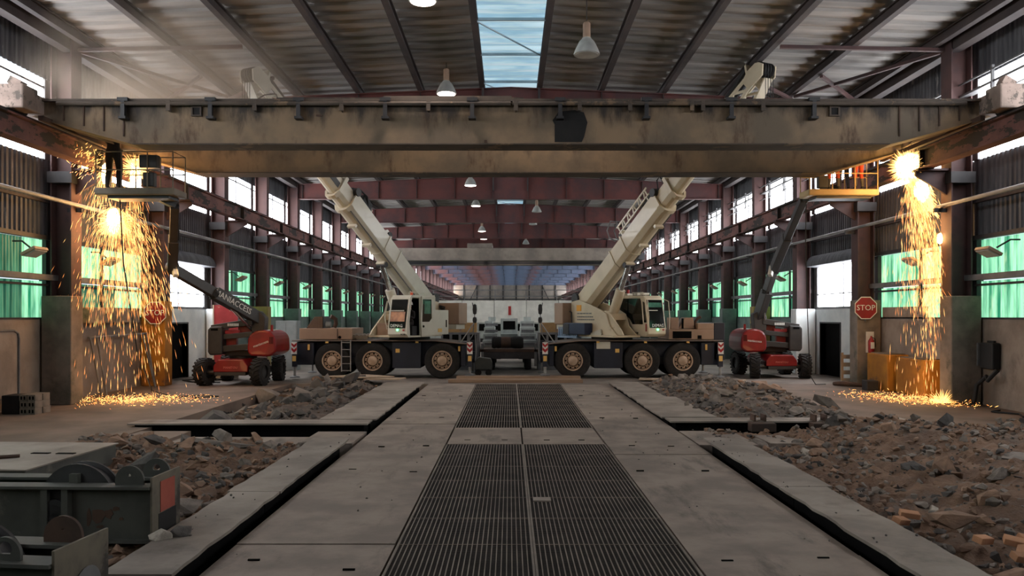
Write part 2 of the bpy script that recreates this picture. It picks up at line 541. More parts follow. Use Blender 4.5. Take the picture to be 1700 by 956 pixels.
# ---- corrugated sheet helper (ribs upright, sheet in the YZ plane at x)
def corr(x, y0, y1, z0, z1, period=0.2, depth=0.045):
    mb = MB()
    n = max(1, round((y1 - y0) / period))
    p = (y1 - y0) / n
    pts = []
    for i in range(n):
        a = y0 + i * p
        pts += [(a, 0), (a + 0.35 * p, 0), (a + 0.5 * p, depth), (a + 0.85 * p, depth)]
    pts.append((y1, 0))
    vs = [(x + d, y, z0) for y, d in pts] + [(x + d, y, z1) for y, d in pts]
    k = len(pts)
    return mb.add(vs, [(i, i + 1, k + i + 1, k + i) for i in range(k - 1)])

WIN = [0]
def new_window(label):
    WIN[0] += 1
    o = empty('window_%d' % WIN[0])
    return struct(o, label)

for side, sg in (('left', -1), ('right', 1)):
    wall = struct(empty('wall_' + side), 'long %s hall wall of concrete panels and dark corrugated cladding' % side)
    xw = XC + sg * WX
    def wb(mb, name, x_in, x_out, y0, y1, z0, z1, mat, parent, bevel=0):
        a, b = XC + sg * x_in, XC + sg * x_out
        return mb.box(min(a, b), max(a, b), y0, y1, z0, z1).build(name, mat, parent, bevel=bevel)
    # wall behind the photographer and up to the first bay
    wb(MB(), 'concrete_panel', 13.3, 13.6, -12, -7.4, 0, 4.75, wallcon, wall)
    corr(xw, -12, -7.4, 4.75, 10.75, 0.25).build('cladding_sheet', cladm, wall)
    for i, (a, b) in enumerate(zip(YCOL, YCOL[1:])):
        near = 15 < b < 60
        gate = abs(a - 28.6) < 0.1
        # concrete below
        if gate:
            for q0, q1, z1 in ((a, 31.6 if sg > 0 else 30.2, 2.8), (33.6 if sg > 0 else 32.2, b, 2.8)):
                wb(MB(), 'wall_panel', 13.3, 13.5, q0, q1, 0, z1, whitewall, wall)
            wb(MB(), 'wall_panel', 13.3, 13.5, 31.6 if sg > 0 else 30.2, 33.6 if sg > 0 else 32.2, 2.2, 2.8, whitewall, wall)
        elif near:
            n = 2
            for k in range(n):
                q0, q1 = a + (b - a) * k / n + 0.006, a + (b - a) * (k + 1) / n - 0.006
                wb(MB(), 'concrete_panel', 13.3, 13.5, q0, q1, 0, 2.44, wallcon if a < 34 else plinth_g, wall)
        else:
            wb(MB(), 'concrete_panel', 13.3, 13.5, a, b, 0, 2.44, plinth_g, wall)
        # cladding bands
        per = 0.2 if near else 0.4
        ztop = 4.75
        corr(xw, a, b, ztop, 7.0, per).build('cladding_sheet', cladm, wall)
        corr(xw, a, b, 9.3, 10.75, per).build('cladding_sheet', cladm, wall)
        wb(MB(), 'rail', 13.22, 13.38, a, b, 4.68, 4.8, darkst, wall)
        if near:
            wb(MB(), 'rail', 13.3, 13.38, a, b, 5.75, 5.83, purlinm, wall)
        # clerestory
        w = new_window('clerestory window strip in the %s bay of the %s wall, blown out white' % (ORD[i - 4] + ' visible' if i >= 4 else ORD[i] + ' unseen', side))
        yy = a + 0.14
        for z0, z1 in ((7.0, 7.86), (7.92, 9.02), (9.08, 9.3)):
            wb(MB(), 'pane', 13.42, 13.45, yy, b - 0.14, z0, z1, day, w)
        for z in (7.89, 9.05):
            wb(MB(), 'transom', 13.38, 13.46, yy, b - 0.14, z - 0.03, z + 0.03, greyst, w)
        for y in ((yy, b - 0.14) if not near else (yy, (a + b) / 2 + 0.6, b - 0.14)):
            wb(MB(), 'mullion', 13.36, 13.46, y - 0.03, y + 0.03, 7.0, 9.3, greyst, w)
        wb(MB(), 'jamb_sheet', 13.37, 13.47, a, yy - 0.03, 7.0, 9.3, purlinm, w)
        wb(MB(), 'jamb_sheet', 13.37, 13.47, b - 0.11, b, 7.0, 9.3, purlinm, w)
        # lower glazing
        if gate:
            w = new_window('large white daylight window over the gate on the %s wall' % side)
            y0, y1 = a + 0.3, b - 0.45
            nn = 2
            for k in range(nn):
                q0, q1 = y0 + (y1 - y0) * k / nn + 0.02, y0 + (y1 - y0) * (k + 1) / nn - 0.02
                wb(MB(), 'pane', 13.42, 13.44, q0, q1, 2.9, 3.42, day, w)
                wb(MB(), 'pane', 13.42, 13.44, q0, q1, 3.46, 4.62, day, w)
            wb(MB(), 'transom', 13.37, 13.46, y0, y1, 3.42, 3.46, greyst, w)
            wb(MB(), 'mullion', 13.37, 13.46, (y0 + y1) / 2 - 0.02, (y0 + y1) / 2 + 0.02, 2.9, 4.62, greyst, w)
            wb(MB(), 'frame_rail', 13.36, 13.48, a, b, 4.62, 4.7, greyst, w)
            wb(MB(), 'frame_rail', 13.36, 13.48, a, b, 2.8, 2.9, greyst, w)
            wb(MB(), 'frame_post', 13.36, 13.48, a, y0, 2.9, 4.62, greyst, w)
            wb(MB(), 'frame_post', 13.36, 13.48, y1, b, 2.9, 4.62, greyst, w)
        else:
            w = new_window('green translucent corrugated window in the %s bay of the %s wall' % (ORD[i - 4] + ' visible' if i >= 4 else ORD[i] + ' unseen', side))
            nn = 6 if near else 2
            y0, y1 = a + 0.22, b - 0.22
            for k in range(nn):
                q0, q1 = y0 + (y1 - y0) * k / nn, y0 + (y1 - y0) * (k + 1) / nn
                for z0, z1 in ((2.46, 3.5), (3.55, 4.68)):
                    dim = (sg > 0 and a < 20 and k < 4) or RND.random() < 0.12
                    corr(xw + sg * 0.03, q0 + 0.006, q1 - 0.006, z0, z1, 0.14 if near else 0.6, 0.03).build('pane', greend if dim else greenw, w)
            wb(MB(), 'glazing_rail', 13.05, 13.3, y0 - 0.2, y1 + 0.2, 3.52, 3.68, greyst, w)
            if near:
                wb(MB(), 'glazing_rail', 13.2, 13.36, y0 - 0.1, y1 + 0.1, 3.36, 3.42, darkst, w)
            wb(MB(), 'sill', 13.28, 13.42, y0, y1, 2.42, 2.47, darkst, w)
            wb(MB(), 'glazing_post', 13.36, 13.42, (y0 + y1) / 2 - 0.06, (y0 + y1) / 2 + 0.06, 2.47, 4.68, darkst, w)
            wb(MB(), 'jamb', 13.3, 13.5, a, y0, 2.44, 4.7, darkst, w)
            wb(MB(), 'jamb', 13.3, 13.5, y1, b, 2.44, 4.7, darkst, w)
    # doorway in the gate bay
    d = struct(empty('door_%d' % (1 if sg < 0 else 2)), 'black doorway in the white wall on the %s' % side)
    y0, y1 = (31.6, 33.6) if sg > 0 else (30.2, 32.2)
    wb(MB(), 'door_leaf', 13.5, 13.56, y0, y1, 0, 2.2, blackm, d)
    wb(MB(), 'door_frame', 13.27, 13.5, y0 - 0.06, y0, 0, 2.26, darkst, d)
    wb(MB(), 'door_frame', 13.27, 13.5, y1, y1 + 0.06, 0, 2.26, darkst, d)
    wb(MB(), 'door_frame', 13.27, 13.5, y0, y1, 2.2, 2.26, darkst, d)

# far wall and the wall behind the photographer
wf = struct(empty('wall_far'), 'distant end wall of the hall with pale cladding')
for k in range(9):
    x0 = -13.5 + k * 3.0
    MB().box(x0, x0 + 2.96, YFAR, YFAR + 0.3, 0, 11.3).build('cladding_panel', farwall, wf)
for k in range(10):
    x0 = -13.5 + k * 3.0
    MB().box(x0 - 0.12, x0 + 0.12, YFAR - 0.25, YFAR - 0.02, 0, 10.5).build('post', darkst, wf)
for z in (3.2, 6.4):
    MB().box(-13.4, 13.4, YFAR - 0.2, YFAR - 0.02, z - 0.12, z + 0.12).build('rail', darkst, wf)
for x0, x1 in ((-10.5, -7.5), (10.5, 7.5)):
    MB().bar((x0, YFAR - 0.3, 3.2), (x1, YFAR - 0.3, 9.4), 0.15, 0.15).build('brace', darkst, wf)
wbk = struct(empty('wall_back'), 'end wall behind the photographer')
MB().box(-13.6, 13.7, -12.2, -12.0, 0, 11.3).build('wall_panel', wallcon, wbk)

# ---- roof sheets, roof lights, purlins
ceil = struct(empty('ceiling'), 'low pitched roof of corrugated sheets with a row of ridge roof lights')
PUR = [1.05 + 2.25 * i for i in range(6)]
def roofsheet(x0, x1, y0, y1, period=0.68, depth=0.07):
    n = max(1, round((y1 - y0) / period))
    p = (y1 - y0) / n
    pts = []
    for i in range(n):
        a = y0 + i * p
        pts += [(a, 0), (a + 0.45 * p, 0), (a + 0.55 * p, depth), (a + 0.92 * p, depth)]
    pts.append((y1, 0))
    vs = [(x0, y, roofz(x0) + d) for y, d in pts] + [(x1, y, roofz(x1) + d) for y, d in pts]
    k = len(pts)
    return MB().add(vs, [(i, i + 1, k + i + 1, k + i) for i in range(k - 1)])
ybays = [-12, 4.6, 16.6, 28.6] + YFRAME[1:] + [YFAR]
for a, b in zip(ybays, ybays[1:]):
    for sg in (-1, 1):
        ed = PUR + [13.55]
        for x0, x1 in zip(ed, ed[1:]):
            roofsheet(XC + sg * x0, XC + sg * x1, a, b).build('roof_sheet', roofm, ceil)
    roofsheet(XC - 1.05, XC + 1.05, a, b).build('roof_light', skyl if a > 10 else roofm, ceil)  # ridge strip closed over the unseen near bays to darken the foreground
    n = max(1, round((b - a) / 2.9))
    for k in range(n):
        y = a + (b - a) * k / n
        MB().box(XC - 1.05, XC + 1.05, y - 0.03, y + 0.03, RIDGE - 0.12, RIDGE - 0.04).build('roof_light_bar', skybl, ceil)
    for k in range(0, n, 2):
        y = a + (b - a) * k / n
        MB().bar((XC - 1.0, y, RIDGE - 0.14), (XC + 1.0, y + (b - a) / n, RIDGE - 0.14), 0.035, 0.035).build('roof_light_brace', skybl, ceil)
for sg, nm in ((-1, 'left'), (1, 'right')):
    for i, x in enumerate(PUR):
        t = MB()
        z = roofz(XC + sg * x)
        xx = XC + sg * x
        t.prism([(xx - 0.09, z - 0.02), (xx + 0.09, z - 0.02), (xx + 0.09, z - 0.06), (xx + 0.025, z - 0.06), (xx + 0.025, z - 0.28), (xx + 0.09, z - 0.28),
                 (xx + 0.09, z - 0.32), (xx - 0.09, z - 0.32), (xx - 0.09, z - 0.28), (xx - 0.025, z - 0.28), (xx - 0.025, z - 0.06), (xx - 0.09, z - 0.06)], -11.9, YFAR - 0.35)
        o = t.build('purlin', purlinm)
        tag(o, '%s long steel purlin %s of the ridge roof lights' % (ORD[i], nm), 'purlin', 'roof purlins')
    # eave beam
    xx = XC + sg * 12.75
    t = MB().box(xx - 0.16, xx + 0.16, -12, YFAR, 10.1, 10.52)
    o = t.build('trim_%d' % (1 if sg < 0 else 2), purlinm)
    struct(o, 'eave beam along the top of the %s columns' % nm)
# wind bracing near the right and left eaves
for sg, nm in ((-1, 'left'), (1, 'right')):
    for j, (p0, p1) in enumerate((((7.9, 23.0, 0), (12.6, 22.7, 0)), ((10.1, 27.9, 0), (12.6, 22.8, 0)), ((7.9, 26.0, 0), (10.1, 28.2, 0)), ((10.1, 25.5, 0), (12.6, 28.4, 0)))):
        q0 = (XC + sg * p0[0], p0[1], roofz(p0[0]) - 0.4)
        q1 = (XC + sg * p1[0], p1[1], roofz(p1[0]) - 0.4)
        o = MB().bar(q0, q1, 0.1, 0.1).build('roof_brace', colm)
        tag(o, '%s slanting steel roof brace under the %s roof slope' % (ORD[j], nm), 'brace', 'roof bracing')

# ---- roof frames
def roof_frame(y, oxide=oxide):
    t = thing('roof_frame', 'x', 'roof beam', (XC, y, 0), 0, 'red plate girder roof frames')
    zb = 9.45
    xs = [-12.6] + [-p for p in reversed(PUR)] + PUR + [12.6]
    for a, b in zip(xs, xs[1:]):
        za, zb2 = roofz(a + XC) - 0.34, roofz(b + XC) - 0.34
        MB().add([(a, -0.02, zb), (b, -0.02, zb), (b, -0.02, zb2), (a, -0.02, za), (a, 0.02, zb), (b, 0.02, zb), (b, 0.02, zb2), (a, 0.02, za)],
                 [(0, 1, 2, 3), (7, 6, 5, 4), (0, 4, 5, 1), (1, 5, 6, 2), (2, 6, 7, 3), (3, 7, 4, 0)]).build('web_panel', oxide, t)
    MB().box(-12.6, 12.6, -0.17, 0.17, zb - 0.03, zb).build('bottom_flange', oxide, t)
    f = MB()
    for s in (-1, 1):
        f.add([(0, -0.15, roofz(XC) - 0.34), (s * 12.6, -0.15, roofz(12.65) - 0.34), (s * 12.6, 0.15, roofz(12.65) - 0.34), (0, 0.15, roofz(XC) - 0.34),
               (0, -0.15, roofz(XC) - 0.31), (s * 12.6, -0.15, roofz(12.65) - 0.31), (s * 12.6, 0.15, roofz(12.65) - 0.31), (0, 0.15, roofz(XC) - 0.31)],
              [(0, 1, 2, 3), (4, 5, 6, 7), (0, 1, 5, 4), (2, 3, 7, 6), (1, 2, 6, 5)])
    f.build('top_flange', oxide, t)
    for x in xs[1:-1]:
        MB().box(x - 0.012, x + 0.012, -0.14, 0.14, zb, roofz(x + XC) - 0.34).build('stiffener', purlinm, t)
    for s in (-1, 1):
        MB().box(s * 1.02 - 0.04, s * 1.02 + 0.04, -0.25, -0.17, 9.9, 11.1).build('hanger_post', purlinm, t)
    return t
fr0 = roof_frame(YFRAME[0])
fr0['label'] = 'red roof girder nearest the camera, showing just above the bridge girder'
farox = M('far_frame_blue_lit_steel', (104, 116, 140), (136, 96, 94), 0.16, 4, 0.7, band=(0.42, 0.58))  # blue roof-light patches on the far red girders, put into the colour
fr1 = None
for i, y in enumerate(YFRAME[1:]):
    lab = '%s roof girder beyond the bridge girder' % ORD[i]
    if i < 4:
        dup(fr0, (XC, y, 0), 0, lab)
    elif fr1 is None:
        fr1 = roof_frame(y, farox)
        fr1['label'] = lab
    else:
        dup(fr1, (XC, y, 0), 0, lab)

# ---- columns
def column(kind, wide):
    t = thing('steel_column', 'x', 'column', (0, 0, 0), 0, 'columns along the hall walls')
    w = 0.27 if wide else 0.2
    MB().box(0.25, 0.29, -w, w, 0, 10.5).build('flange', colm, t)
    MB().box(0.81, 0.85, -w, w, 0, 10.5).build('flange', colm, t)
    MB().box(0.29, 0.81, -0.03, 0.03, 0, 10.5).build('web', colm, t)
    hp = {'c': 3.08, 'y': 3.05, 'g': 2.95, 'o': 3.0, 'w': 2.82}[kind]
    m = {'c': plinthm, 'y': plinth_y, 'g': plinth_g, 'o': plinth_o, 'w': whitewall}[kind]
    MB().box(0.15, 1.0, -0.55, 0.08, 0, hp).build('plinth', m, t, bevel=0.03)
    b = MB()
    b.prism([(0.85, 6.0), (0.85, 6.72), (1.75, 6.72), (1.75, 6.55)], -0.04, 0.04)
    b.box(0.85, 1.75, -0.18, 0.18, 6.68, 6.74)
    b.build('bracket', colm, t)
    MB().box(0.2, 0.9, -w - 0.08, w + 0.08, 6.3, 6.62).build('collar_plate', darkst, t)
    return t
cols = {}
def place_column(side, sg, i, y):
    main = any(abs(y - f) < 0.1 for f in YFRAME) or abs(y - 22.6) < 0.1 or abs(y - 34.6) < 0.1
    if abs(y - 28.6) < 0.1:
        kind = 'y' if sg < 0 else 'c'
    elif y < 30:
        kind = 'c'
    elif abs(y - 34.6) < 0.1:
        kind = 'w'
    elif abs(y - 40.5) < 0.1:
        kind = 'o'
    else:
        kind = 'g'
    lab = {5: 'brown steel column on tall bare concrete plinth beside nearest %s window' % side,
           6: ('steel column with yellow painted plinth carrying the left stop sign' if sg < 0 else 'steel column with concrete plinth carrying the right stop sign')}.get(
        i, '%s steel column from the camera along the %s wall' % (ORD[i - 5] if i > 4 else 'nearest', side))
    key = (kind, main)
    loc = (XC + sg * WX, y, 0)
    rz = 0
    if key not in cols:
        c = column(kind, main)
        c.location = loc
        c.rotation_euler = (0, 0, rz)
        c['label'] = lab
        c.scale = (1, 1, 1) if sg < 0 else (-1, 1, 1)
        cols[key] = c
    else:
        dup(cols[key], loc, rz, lab, scale=(1, 1, 1) if sg < 0 else (-1, 1, 1))
for side, sg in (('left', -1), ('right', 1)):
    for i, y in enumerate(YCOL):
        if y < 20 or y > 176:
            continue
        place_column(side, sg, i, y)

# ---- runway girders
for side, sg in (('left', -1), ('right', 1)):
    t = thing('runway_girder', 'peeling crane runway girder with rail along the %s columns' % side, 'runway beam', (XC + sg * 11.95, 0, 0), 0, 'crane runway girders')
    for a, b in zip([-12] + YCOL, YCOL):
        p = [(-0.18, 6.75), (0.18, 6.75), (0.18, 6.79), (0.03, 6.79), (0.03, 7.29), (0.18, 7.29), (0.18, 7.33), (-0.18, 7.33), (-0.18, 7.29), (-0.03, 7.29), (-0.03, 6.79), (-0.18, 6.79)]
        MB().prism(p, a + 0.01, b - 0.01).build('beam_segment', runm, t)
    for y in YCOL:
        if y < 100:
            MB().box(-0.17, 0.17, y - 0.02, y + 0.02, 6.79, 7.29).build('stiffener', darkst, t)
    MB().box(-0.04, 0.04, -12, YFAR, 7.33, 7.42).build('rail', darkst, t)
    # long pipe on the wall below the runway
    o = MB().cyl((XC + sg * 12.42, -5, 5.68), (XC + sg * 12.42, YFAR, 5.68), 0.055, n=10).build('wall_pipe', galv, smooth=True)
    tag(o, 'long pale pipe running along the %s columns under the runway' % side, 'pipe', 'wall pipes')
    for y in YCOL[5:16]:
        MB().box(XC + sg * 12.5 - 0.3, XC + sg * 12.5 + 0.12, y - 0.04, y + 0.04, 5.5, 5.62).build('pipe_bracket', darkst, o)
# cable walkway in front of the right clerestory
t = thing('cable_tray', 'steel cable tray with posts in front of the right clerestory windows', 'cable tray', (0, 0, 0))
MB().box(XC + 12.9, XC + 13.15, -5, YFAR, 8.78, 8.84).build('tray', greyst, t)
MB().box(XC + 12.88, XC + 12.92, -5, YFAR, 9.12, 9.16).build('rail', greyst, t)
MB().box(XC + 12.88, XC + 12.92, -5, YFAR, 8.45, 8.48).build('rail', greyst, t)
for k in range(40):
    y = 17.0 + 2.0 * k
    MB().box(XC + 12.86, XC + 12.94, y - 0.03, y + 0.03, 8.4, 9.25).build('post', greyst, t)

# ---- floodlights by the green windows
def flood():
    t = thing('floodlight', 'x', 'floodlight', (0, 0, 0), 0, 'wall floodlights by the green windows')
    R = rotm(math.radians(-28), 'Y')
    MB().cbox((0.75, 0, 4.2), (0.42, 0.62, 0.09), R).build('housing', tanm, t, bevel=0.02)
    MB().cbox((0.775, 0, 4.15), (0.34, 0.54, 0.03), R).build('lens', lampw, t)
    MB().tube([(0.05, 0.2, 4.5), (0.3, 0.2, 4.5), (0.6, 0.1, 4.3)], 0.025, 6).build('arm', darkst, t)
    return t
fl0 = None
for side, sg in (('left', -1), ('right', 1)):
    for i, (a, b) in enumerate(zip(YCOL[4:20], YCOL[5:21])):
        if abs(a - 28.6) < 0.1:
            continue
        y = a + (1.9 if i else 4.0)
        loc = (XC + sg * 13.3, y, 0.02 * i)
        lab = '%s tilted floodlight from the camera by the %s green windows' % (ORD[i], side)
        if fl0 is None:
            fl0 = flood()
            fl0.location = loc
            fl0['label'] = lab
        else:
            dup(fl0, loc, 0 if sg < 0 else PI, lab)

# ---- pendant lamps
def pendant():
    t = thing('pendant_lamp', 'x', 'lamp', (0, 0, 0), 0, 'pendant hall lamps')
    MB().lathe([(0.34, 0), (0.345, 0.02), (0.29, 0.16), (0.2, 0.34), (0.12, 0.42), (0.12, 0.44)], (0, 0, 0), n=20).build('shade', lampw, t, smooth=True)
    MB().lathe([(0.0, -0.012), (0.3, -0.012), (0.3, -0.002), (0, -0.002)], (0, 0, 0), n=20).build('diffuser', lampe, t)
    MB().lathe([(0.1, 0.44), (0.1, 0.82), (0.06, 0.86)], (0, 0, 0), n=14).build('ballast', tanm, t, smooth=True)
    MB().cyl((0, 0, 0.86), (0, 0, 1.0), 0.012, n=6).build('cord', darkst, t)
    return t
def pd(px, py, Y):
    return ((px - VPX) * Y / FPX, Y, CAMH + (HZ - py) * Y / FPX)
LAMPS = [(741, 156, 26.5, 'lit lamp just above the bridge girder left of the roof lights', 1),
         (974, 91, 20.6, 'unlit white lamp hanging right of the roof lights', 0),
         (702, 2, 18.8, 'lit lamp cut off by the top edge of the picture', 1),
         (781, 308, 43.5, 'nearest lit lamp below the bridge girder', 1),
         (790, 342, 55.0, 'second lit lamp below the bridge girder', 1),
         (800, 384, 66.6, 'third lit lamp below the bridge girder', 1),
         (803, 397, 78.2, 'fourth lit lamp below the bridge girder', 1),
         (891, 352, 55.0, 'nearest unlit lamp below the bridge girder right of centre', 0),
         (885, 373, 66.6, 'second unlit lamp below the bridge girder', 0),
         (873, 405, 78.2, 'third unlit lamp below the bridge girder', 0)]
pl0 = None
for px, py, Y, lab, on in LAMPS:
    x, y, z = pd(px, py, Y)
    if pl0 is None:
        pl0 = pendant()
        o = pl0
        o.location = (x, y, z)
        o['label'] = lab
    else:
        o = dup(pl0, (x, y, z), 0, lab)
    for ch in o.children:
        if ch.name.startswith('cord'):
            top = roofz(x) + 0.03 - z
            ch.data = ch.data.copy()
            for v in ch.data.vertices:
                if v.co.z > 0.9:
                    v.co.z = top
        if ch.name.startswith('diffuser') and not on:
            ch.data = ch.data.copy()
            ch.data.materials[0] = lampw
    if on:
        L = bpy.data.lights.new('lamp_light', 'SPOT')
        L.energy = 260
        L.color = (1.0, 0.86, 0.76)
        L.spot_size = math.radians(150)
        L.shadow_soft_size = 0.25
        lo = bpy.data.objects.new('lamp_light', L)
        COL.objects.link(lo)
        lo.parent = o
        lo.location = (0, 0, -0.05)
# ================================================================ floor furniture: gratings, cover plates, rubble
from mathutils import noise as mnoise
def grating(label, x0, x1, y0, y1, pitch=0.054, cross=0.034):
    t = thing('floor_grating', label, 'grating', (0, 0, 0), 0, 'steel floor gratings')
    b = MB()
    n = int((x1 - x0) / pitch)
    for i in range(n + 1):
        x = x0 + (x1 - x0) * i / n
        b.box(x - 0.0055, x + 0.0055, y0, y1, -0.04, 0.0)
    o = b.build('bearing_bars', gratem, t)
    o['kind'] = 'stuff'
    c = MB()
    n = int((y1 - y0) / cross)
    for i in range(n + 1):
        y = y0 + (y1 - y0) * i / n
        c.box(x0, x1, y - 0.005, y + 0.005, -0.034, -0.008)
    o = c.build('cross_bars', gratec, t)
    o['kind'] = 'stuff'
    k = int((y1 - y0) / 1.05)
    for i in range(k + 1):
        y = y0 + (y1 - y0) * i / k
        MB().box(x0, x1, y - 0.007, y + 0.007, -0.03, 0.001).build('seam_bar', gratem, t)
    for x in (x0, x1):
        MB().box(x - 0.012, x + 0.012, y0, y1, -0.05, 0.003).build('edge_bar', gratem, t)
    for x in (x0 + 0.3, (x0 + x1) / 2, x1 - 0.3):
        MB().box(x - 0.04, x + 0.04, y0, y1, -0.2, -0.05).build('bearer', blackm, t)
    return t
grating('near left half of the long steel floor grating', -1.22, 0.24, 3.0, 15.3)
grating('near right half of the long steel floor grating', 0.27, 1.86, 3.0, 15.3)
grating('left half of the floor grating beyond the cross slabs', -1.22, 0.24, 17.57, 28.9, 0.06, 0.09)
grating('right half of the floor grating beyond the cross slabs', 0.27, 1.86, 17.57, 28.9, 0.06, 0.09)
o = MB().box(0.32, 0.56, 10.55, 10.75, 0.0, 0.02).build('metal_scrap', platem)
tag(o, 'small bent metal scrap lying on the right grating', 'scrap')

def plate(label, pts, z=0.13, th=0.035, sup=None):
    t = thing('cover_plate', label, 'floor plate', (0, 0, 0), 0, 'raised steel edged cover plates')
    MB().prism(pts, z - th, z, 'Z').build('plate', platem, t)
    if sup:
        MB().box(*sup, -0.6, z - th).build('support', blackm, t)
    return t
def wav(x, y0, y1, n, amp, rnd):
    return [(x + rnd.uniform(-amp, amp), y0 + (y1 - y0) * i / n) for i in range(n + 1)]
r3 = random.Random(3)
def strip(xa, xb, y0, y1, amp=0.02):
    n = max(3, int((y1 - y0) / 0.3))
    return wav(xa, y0, y1, n, amp, r3) + list(reversed(wav(xb, y0, y1, n, amp, r3)))
plate('nearest long cover plate left of the left slabs', strip(-3.78, -3.12, 7.2, 10.6  , 0.02), sup=(-3.72, -3.32, 7.2, 10.6))
plate('second long cover plate left of the left slabs', strip(-3.82, -3.12, 10.62, 15.3  , 0.02), sup=(-3.75, -3.32, 10.62, 15.3))
plate('nearest long cover plate right of the right slabs', strip(3.76, 4.42, 6.0, 10.9  , 0.02), sup=(3.96, 4.36, 6.0, 10.9))
plate('second long cover plate right of the right slabs', strip(3.76, 4.5, 10.92, 15.3  , 0.02), sup=(3.96, 4.42, 10.92, 15.3))
plate('far left cover plate in front of the left mobile crane', strip(-4.45, -3.12, 18.3, 22.8, 0.025), 0.1, sup=(-4.3, -3.25, 18.3, 22.8))
plate('farthest left cover plate leading up to the left mobile crane', strip(-4.5, -3.12, 22.82, 28.6, 0.03), 0.1, sup=(-4.3, -3.3, 22.82, 28.6))
plate('far right cover plate in front of the right mobile crane', strip(3.62, 4.95, 18.7, 23.4, 0.025), 0.1, sup=(3.78, 4.8, 18.7, 23.4))
plate('farthest right cover plate leading up to the right mobile crane', strip(3.62, 4.7, 23.42, 28.6, 0.03), 0.1, sup=(3.8, 4.55, 23.42, 28.6))
plate('cross plate along the front of the far left rubble pit', [(-8.6, 17.6), (-3.2, 17.6), (-3.2, 18.28), (-8.6, 18.28)], 0.09, sup=(-8.5, -3.3, 17.75, 18.25))
plate('cross plate along the front of the far right rubble pit', [(3.7, 18.0), (9.3, 18.0), (9.3, 18.66), (3.7, 18.66)], 0.09, sup=(3.85, 9.2, 18.15, 18.6))
for i, x in enumerate((5.75, 7.15)):
    t = thing('hinge_bracket', '%s rusty hinge bracket on the right cross plate' % ('left' if i == 0 else 'right'), 'bracket', (x, 17.98, 0))
    MB().box(-0.28, 0.28, -0.3, 0.02, -0.12, 0.08).build('foot', sooty, t, bevel=0.02)
    for s in (-1, 1):
        MB().box(s * 0.12 - 0.02, s * 0.12 + 0.02, -0.02, 0.3, 0.09, 0.24).build('lug', sooty, t)

# ---- rubble
def hf(x, y, z0, amp, seed):
    v = mnoise.fractal(Vector((x * 0.45 + seed, y * 0.45, seed * 0.7)), 1.0, 2.0, 5)
    w = mnoise.fractal(Vector((x * 3.4 + seed, y * 3.4, seed)), 0.8, 2.0, 5)
    return z0 + amp * v + 0.09 * w
PITS = {}
def pit(key, name, label, poly_x0, poly_x1, y0, y1, z0, amp, seed, mat, edge=0.5, nx=110, ny=140):
    vs, fs = [], []
    for j in range(ny + 1):
        y = y0 + (y1 - y0) * j / ny
        a, b = poly_x0(y), poly_x1(y)
        for i in range(nx + 1):
            x = a + (b - a) * i / nx
            z = hf(x, y, z0(x, y), amp, seed)
            vs.append((x, y, z))
    for j in range(ny):
        for i in range(nx):
            k = j * (nx + 1) + i
            fs.append((k, k + 1, k + nx + 2, k + nx + 1))
    o = MB().add(vs, fs).build(name, mat, smooth=True)
    o['kind'] = 'stuff'
    tag(o, label, 'soil')
    PITS[key] = (poly_x0, poly_x1, y0, y1, z0, amp, seed)
def sm(a, b, v):
    t = max(0.0, min(1.0, (v - a) / (b - a)))
    return t * t * (3 - 2 * t)
pit('AL', 'clay_soil', 'brown clay and rubble bed of the near left pit', lambda y: -8.3, lambda y: -3.7, 6.0, 15.7,
    lambda x, y: -0.1 + 0.16 * sm(-4.2, -6.0, x) * sm(7, 12, y), 0.16, 1.3, soilm)
pit('AR', 'clay_soil', 'brown clay heap of the near right pit', lambda y: 4.3, lambda y: 11.5, 6.0, 17.3,
    lambda x, y: -0.08 + 0.3 * sm(4.8, 8.5, x) * sm(7, 11, y), 0.2, 5.1, soilm)
pit('BL', 'rubble_bed', 'grey rubble bed of the far left pit', lambda y: -8.2, lambda y: -4.3, 18.3, 29.0,
    lambda x, y: -0.28 + 0.35 * sm(-8.0, -6.2, x) * sm(-4.4, -5.4, x) * sm(18.3, 22, y), 0.14, 9.7, greysoil)
pit('BR', 'rubble_bed', 'grey rubble bed of the far right pit', lambda y: 4.6, lambda y: 8.9, 18.6, 29.3,
    lambda x, y: -0.1 + 0.3 * sm(4.6, 6.2, x) * sm(9.2, 7.6, x) * sm(18.4, 21, y), 0.14, 12.2, greysoil)

STONES = []
rs = random.Random(21)
for k in range(16):
    bm = bmesh.new()
    flat = rs.uniform(0.5, 0.85)
    for i in range(rs.randint(9, 14)):
        v = Vector((rs.gauss(0, 1), rs.gauss(0, 1), rs.gauss(0, 1))).normalized()
        v = Vector((v.x * 0.5 * rs.uniform(0.8, 1.15), v.y * 0.5 * rs.uniform(0.65, 1.0), v.z * 0.5 * flat))
        bm.verts.new(v)
    r = bmesh.ops.convex_hull(bm, input=bm.verts)
    bmesh.ops.delete(bm, geom=[g for g in r['geom_interior'] if isinstance(g, bmesh.types.BMVert)], context='VERTS')
    bmesh.ops.recalc_face_normals(bm, faces=bm.faces)
    me = bpy.data.meshes.new('rubble_stone')
    bm.to_mesh(me)
    bm.free()
    STONES.append(me)
SM = {}
def stone_mesh(k, mat):
    if (k, mat.name) not in SM:
        me = STONES[k].copy()
        me.materials.append(mat)
        SM[(k, mat.name)] = me
    return SM[(k, mat.name)]
def pick(key, rnd):
    x0, x1, y0, y1, z0, amp, seed = PITS[key]
    y = rnd.uniform(y0, y1)
    x = rnd.uniform(x0(y), x1(y))
    return x, y, hf(x, y, z0(x, y), amp, seed)
WHERE = {'AL': 'near left pit', 'AR': 'near right pit', 'BL': 'far left pit', 'BR': 'far right pit'}
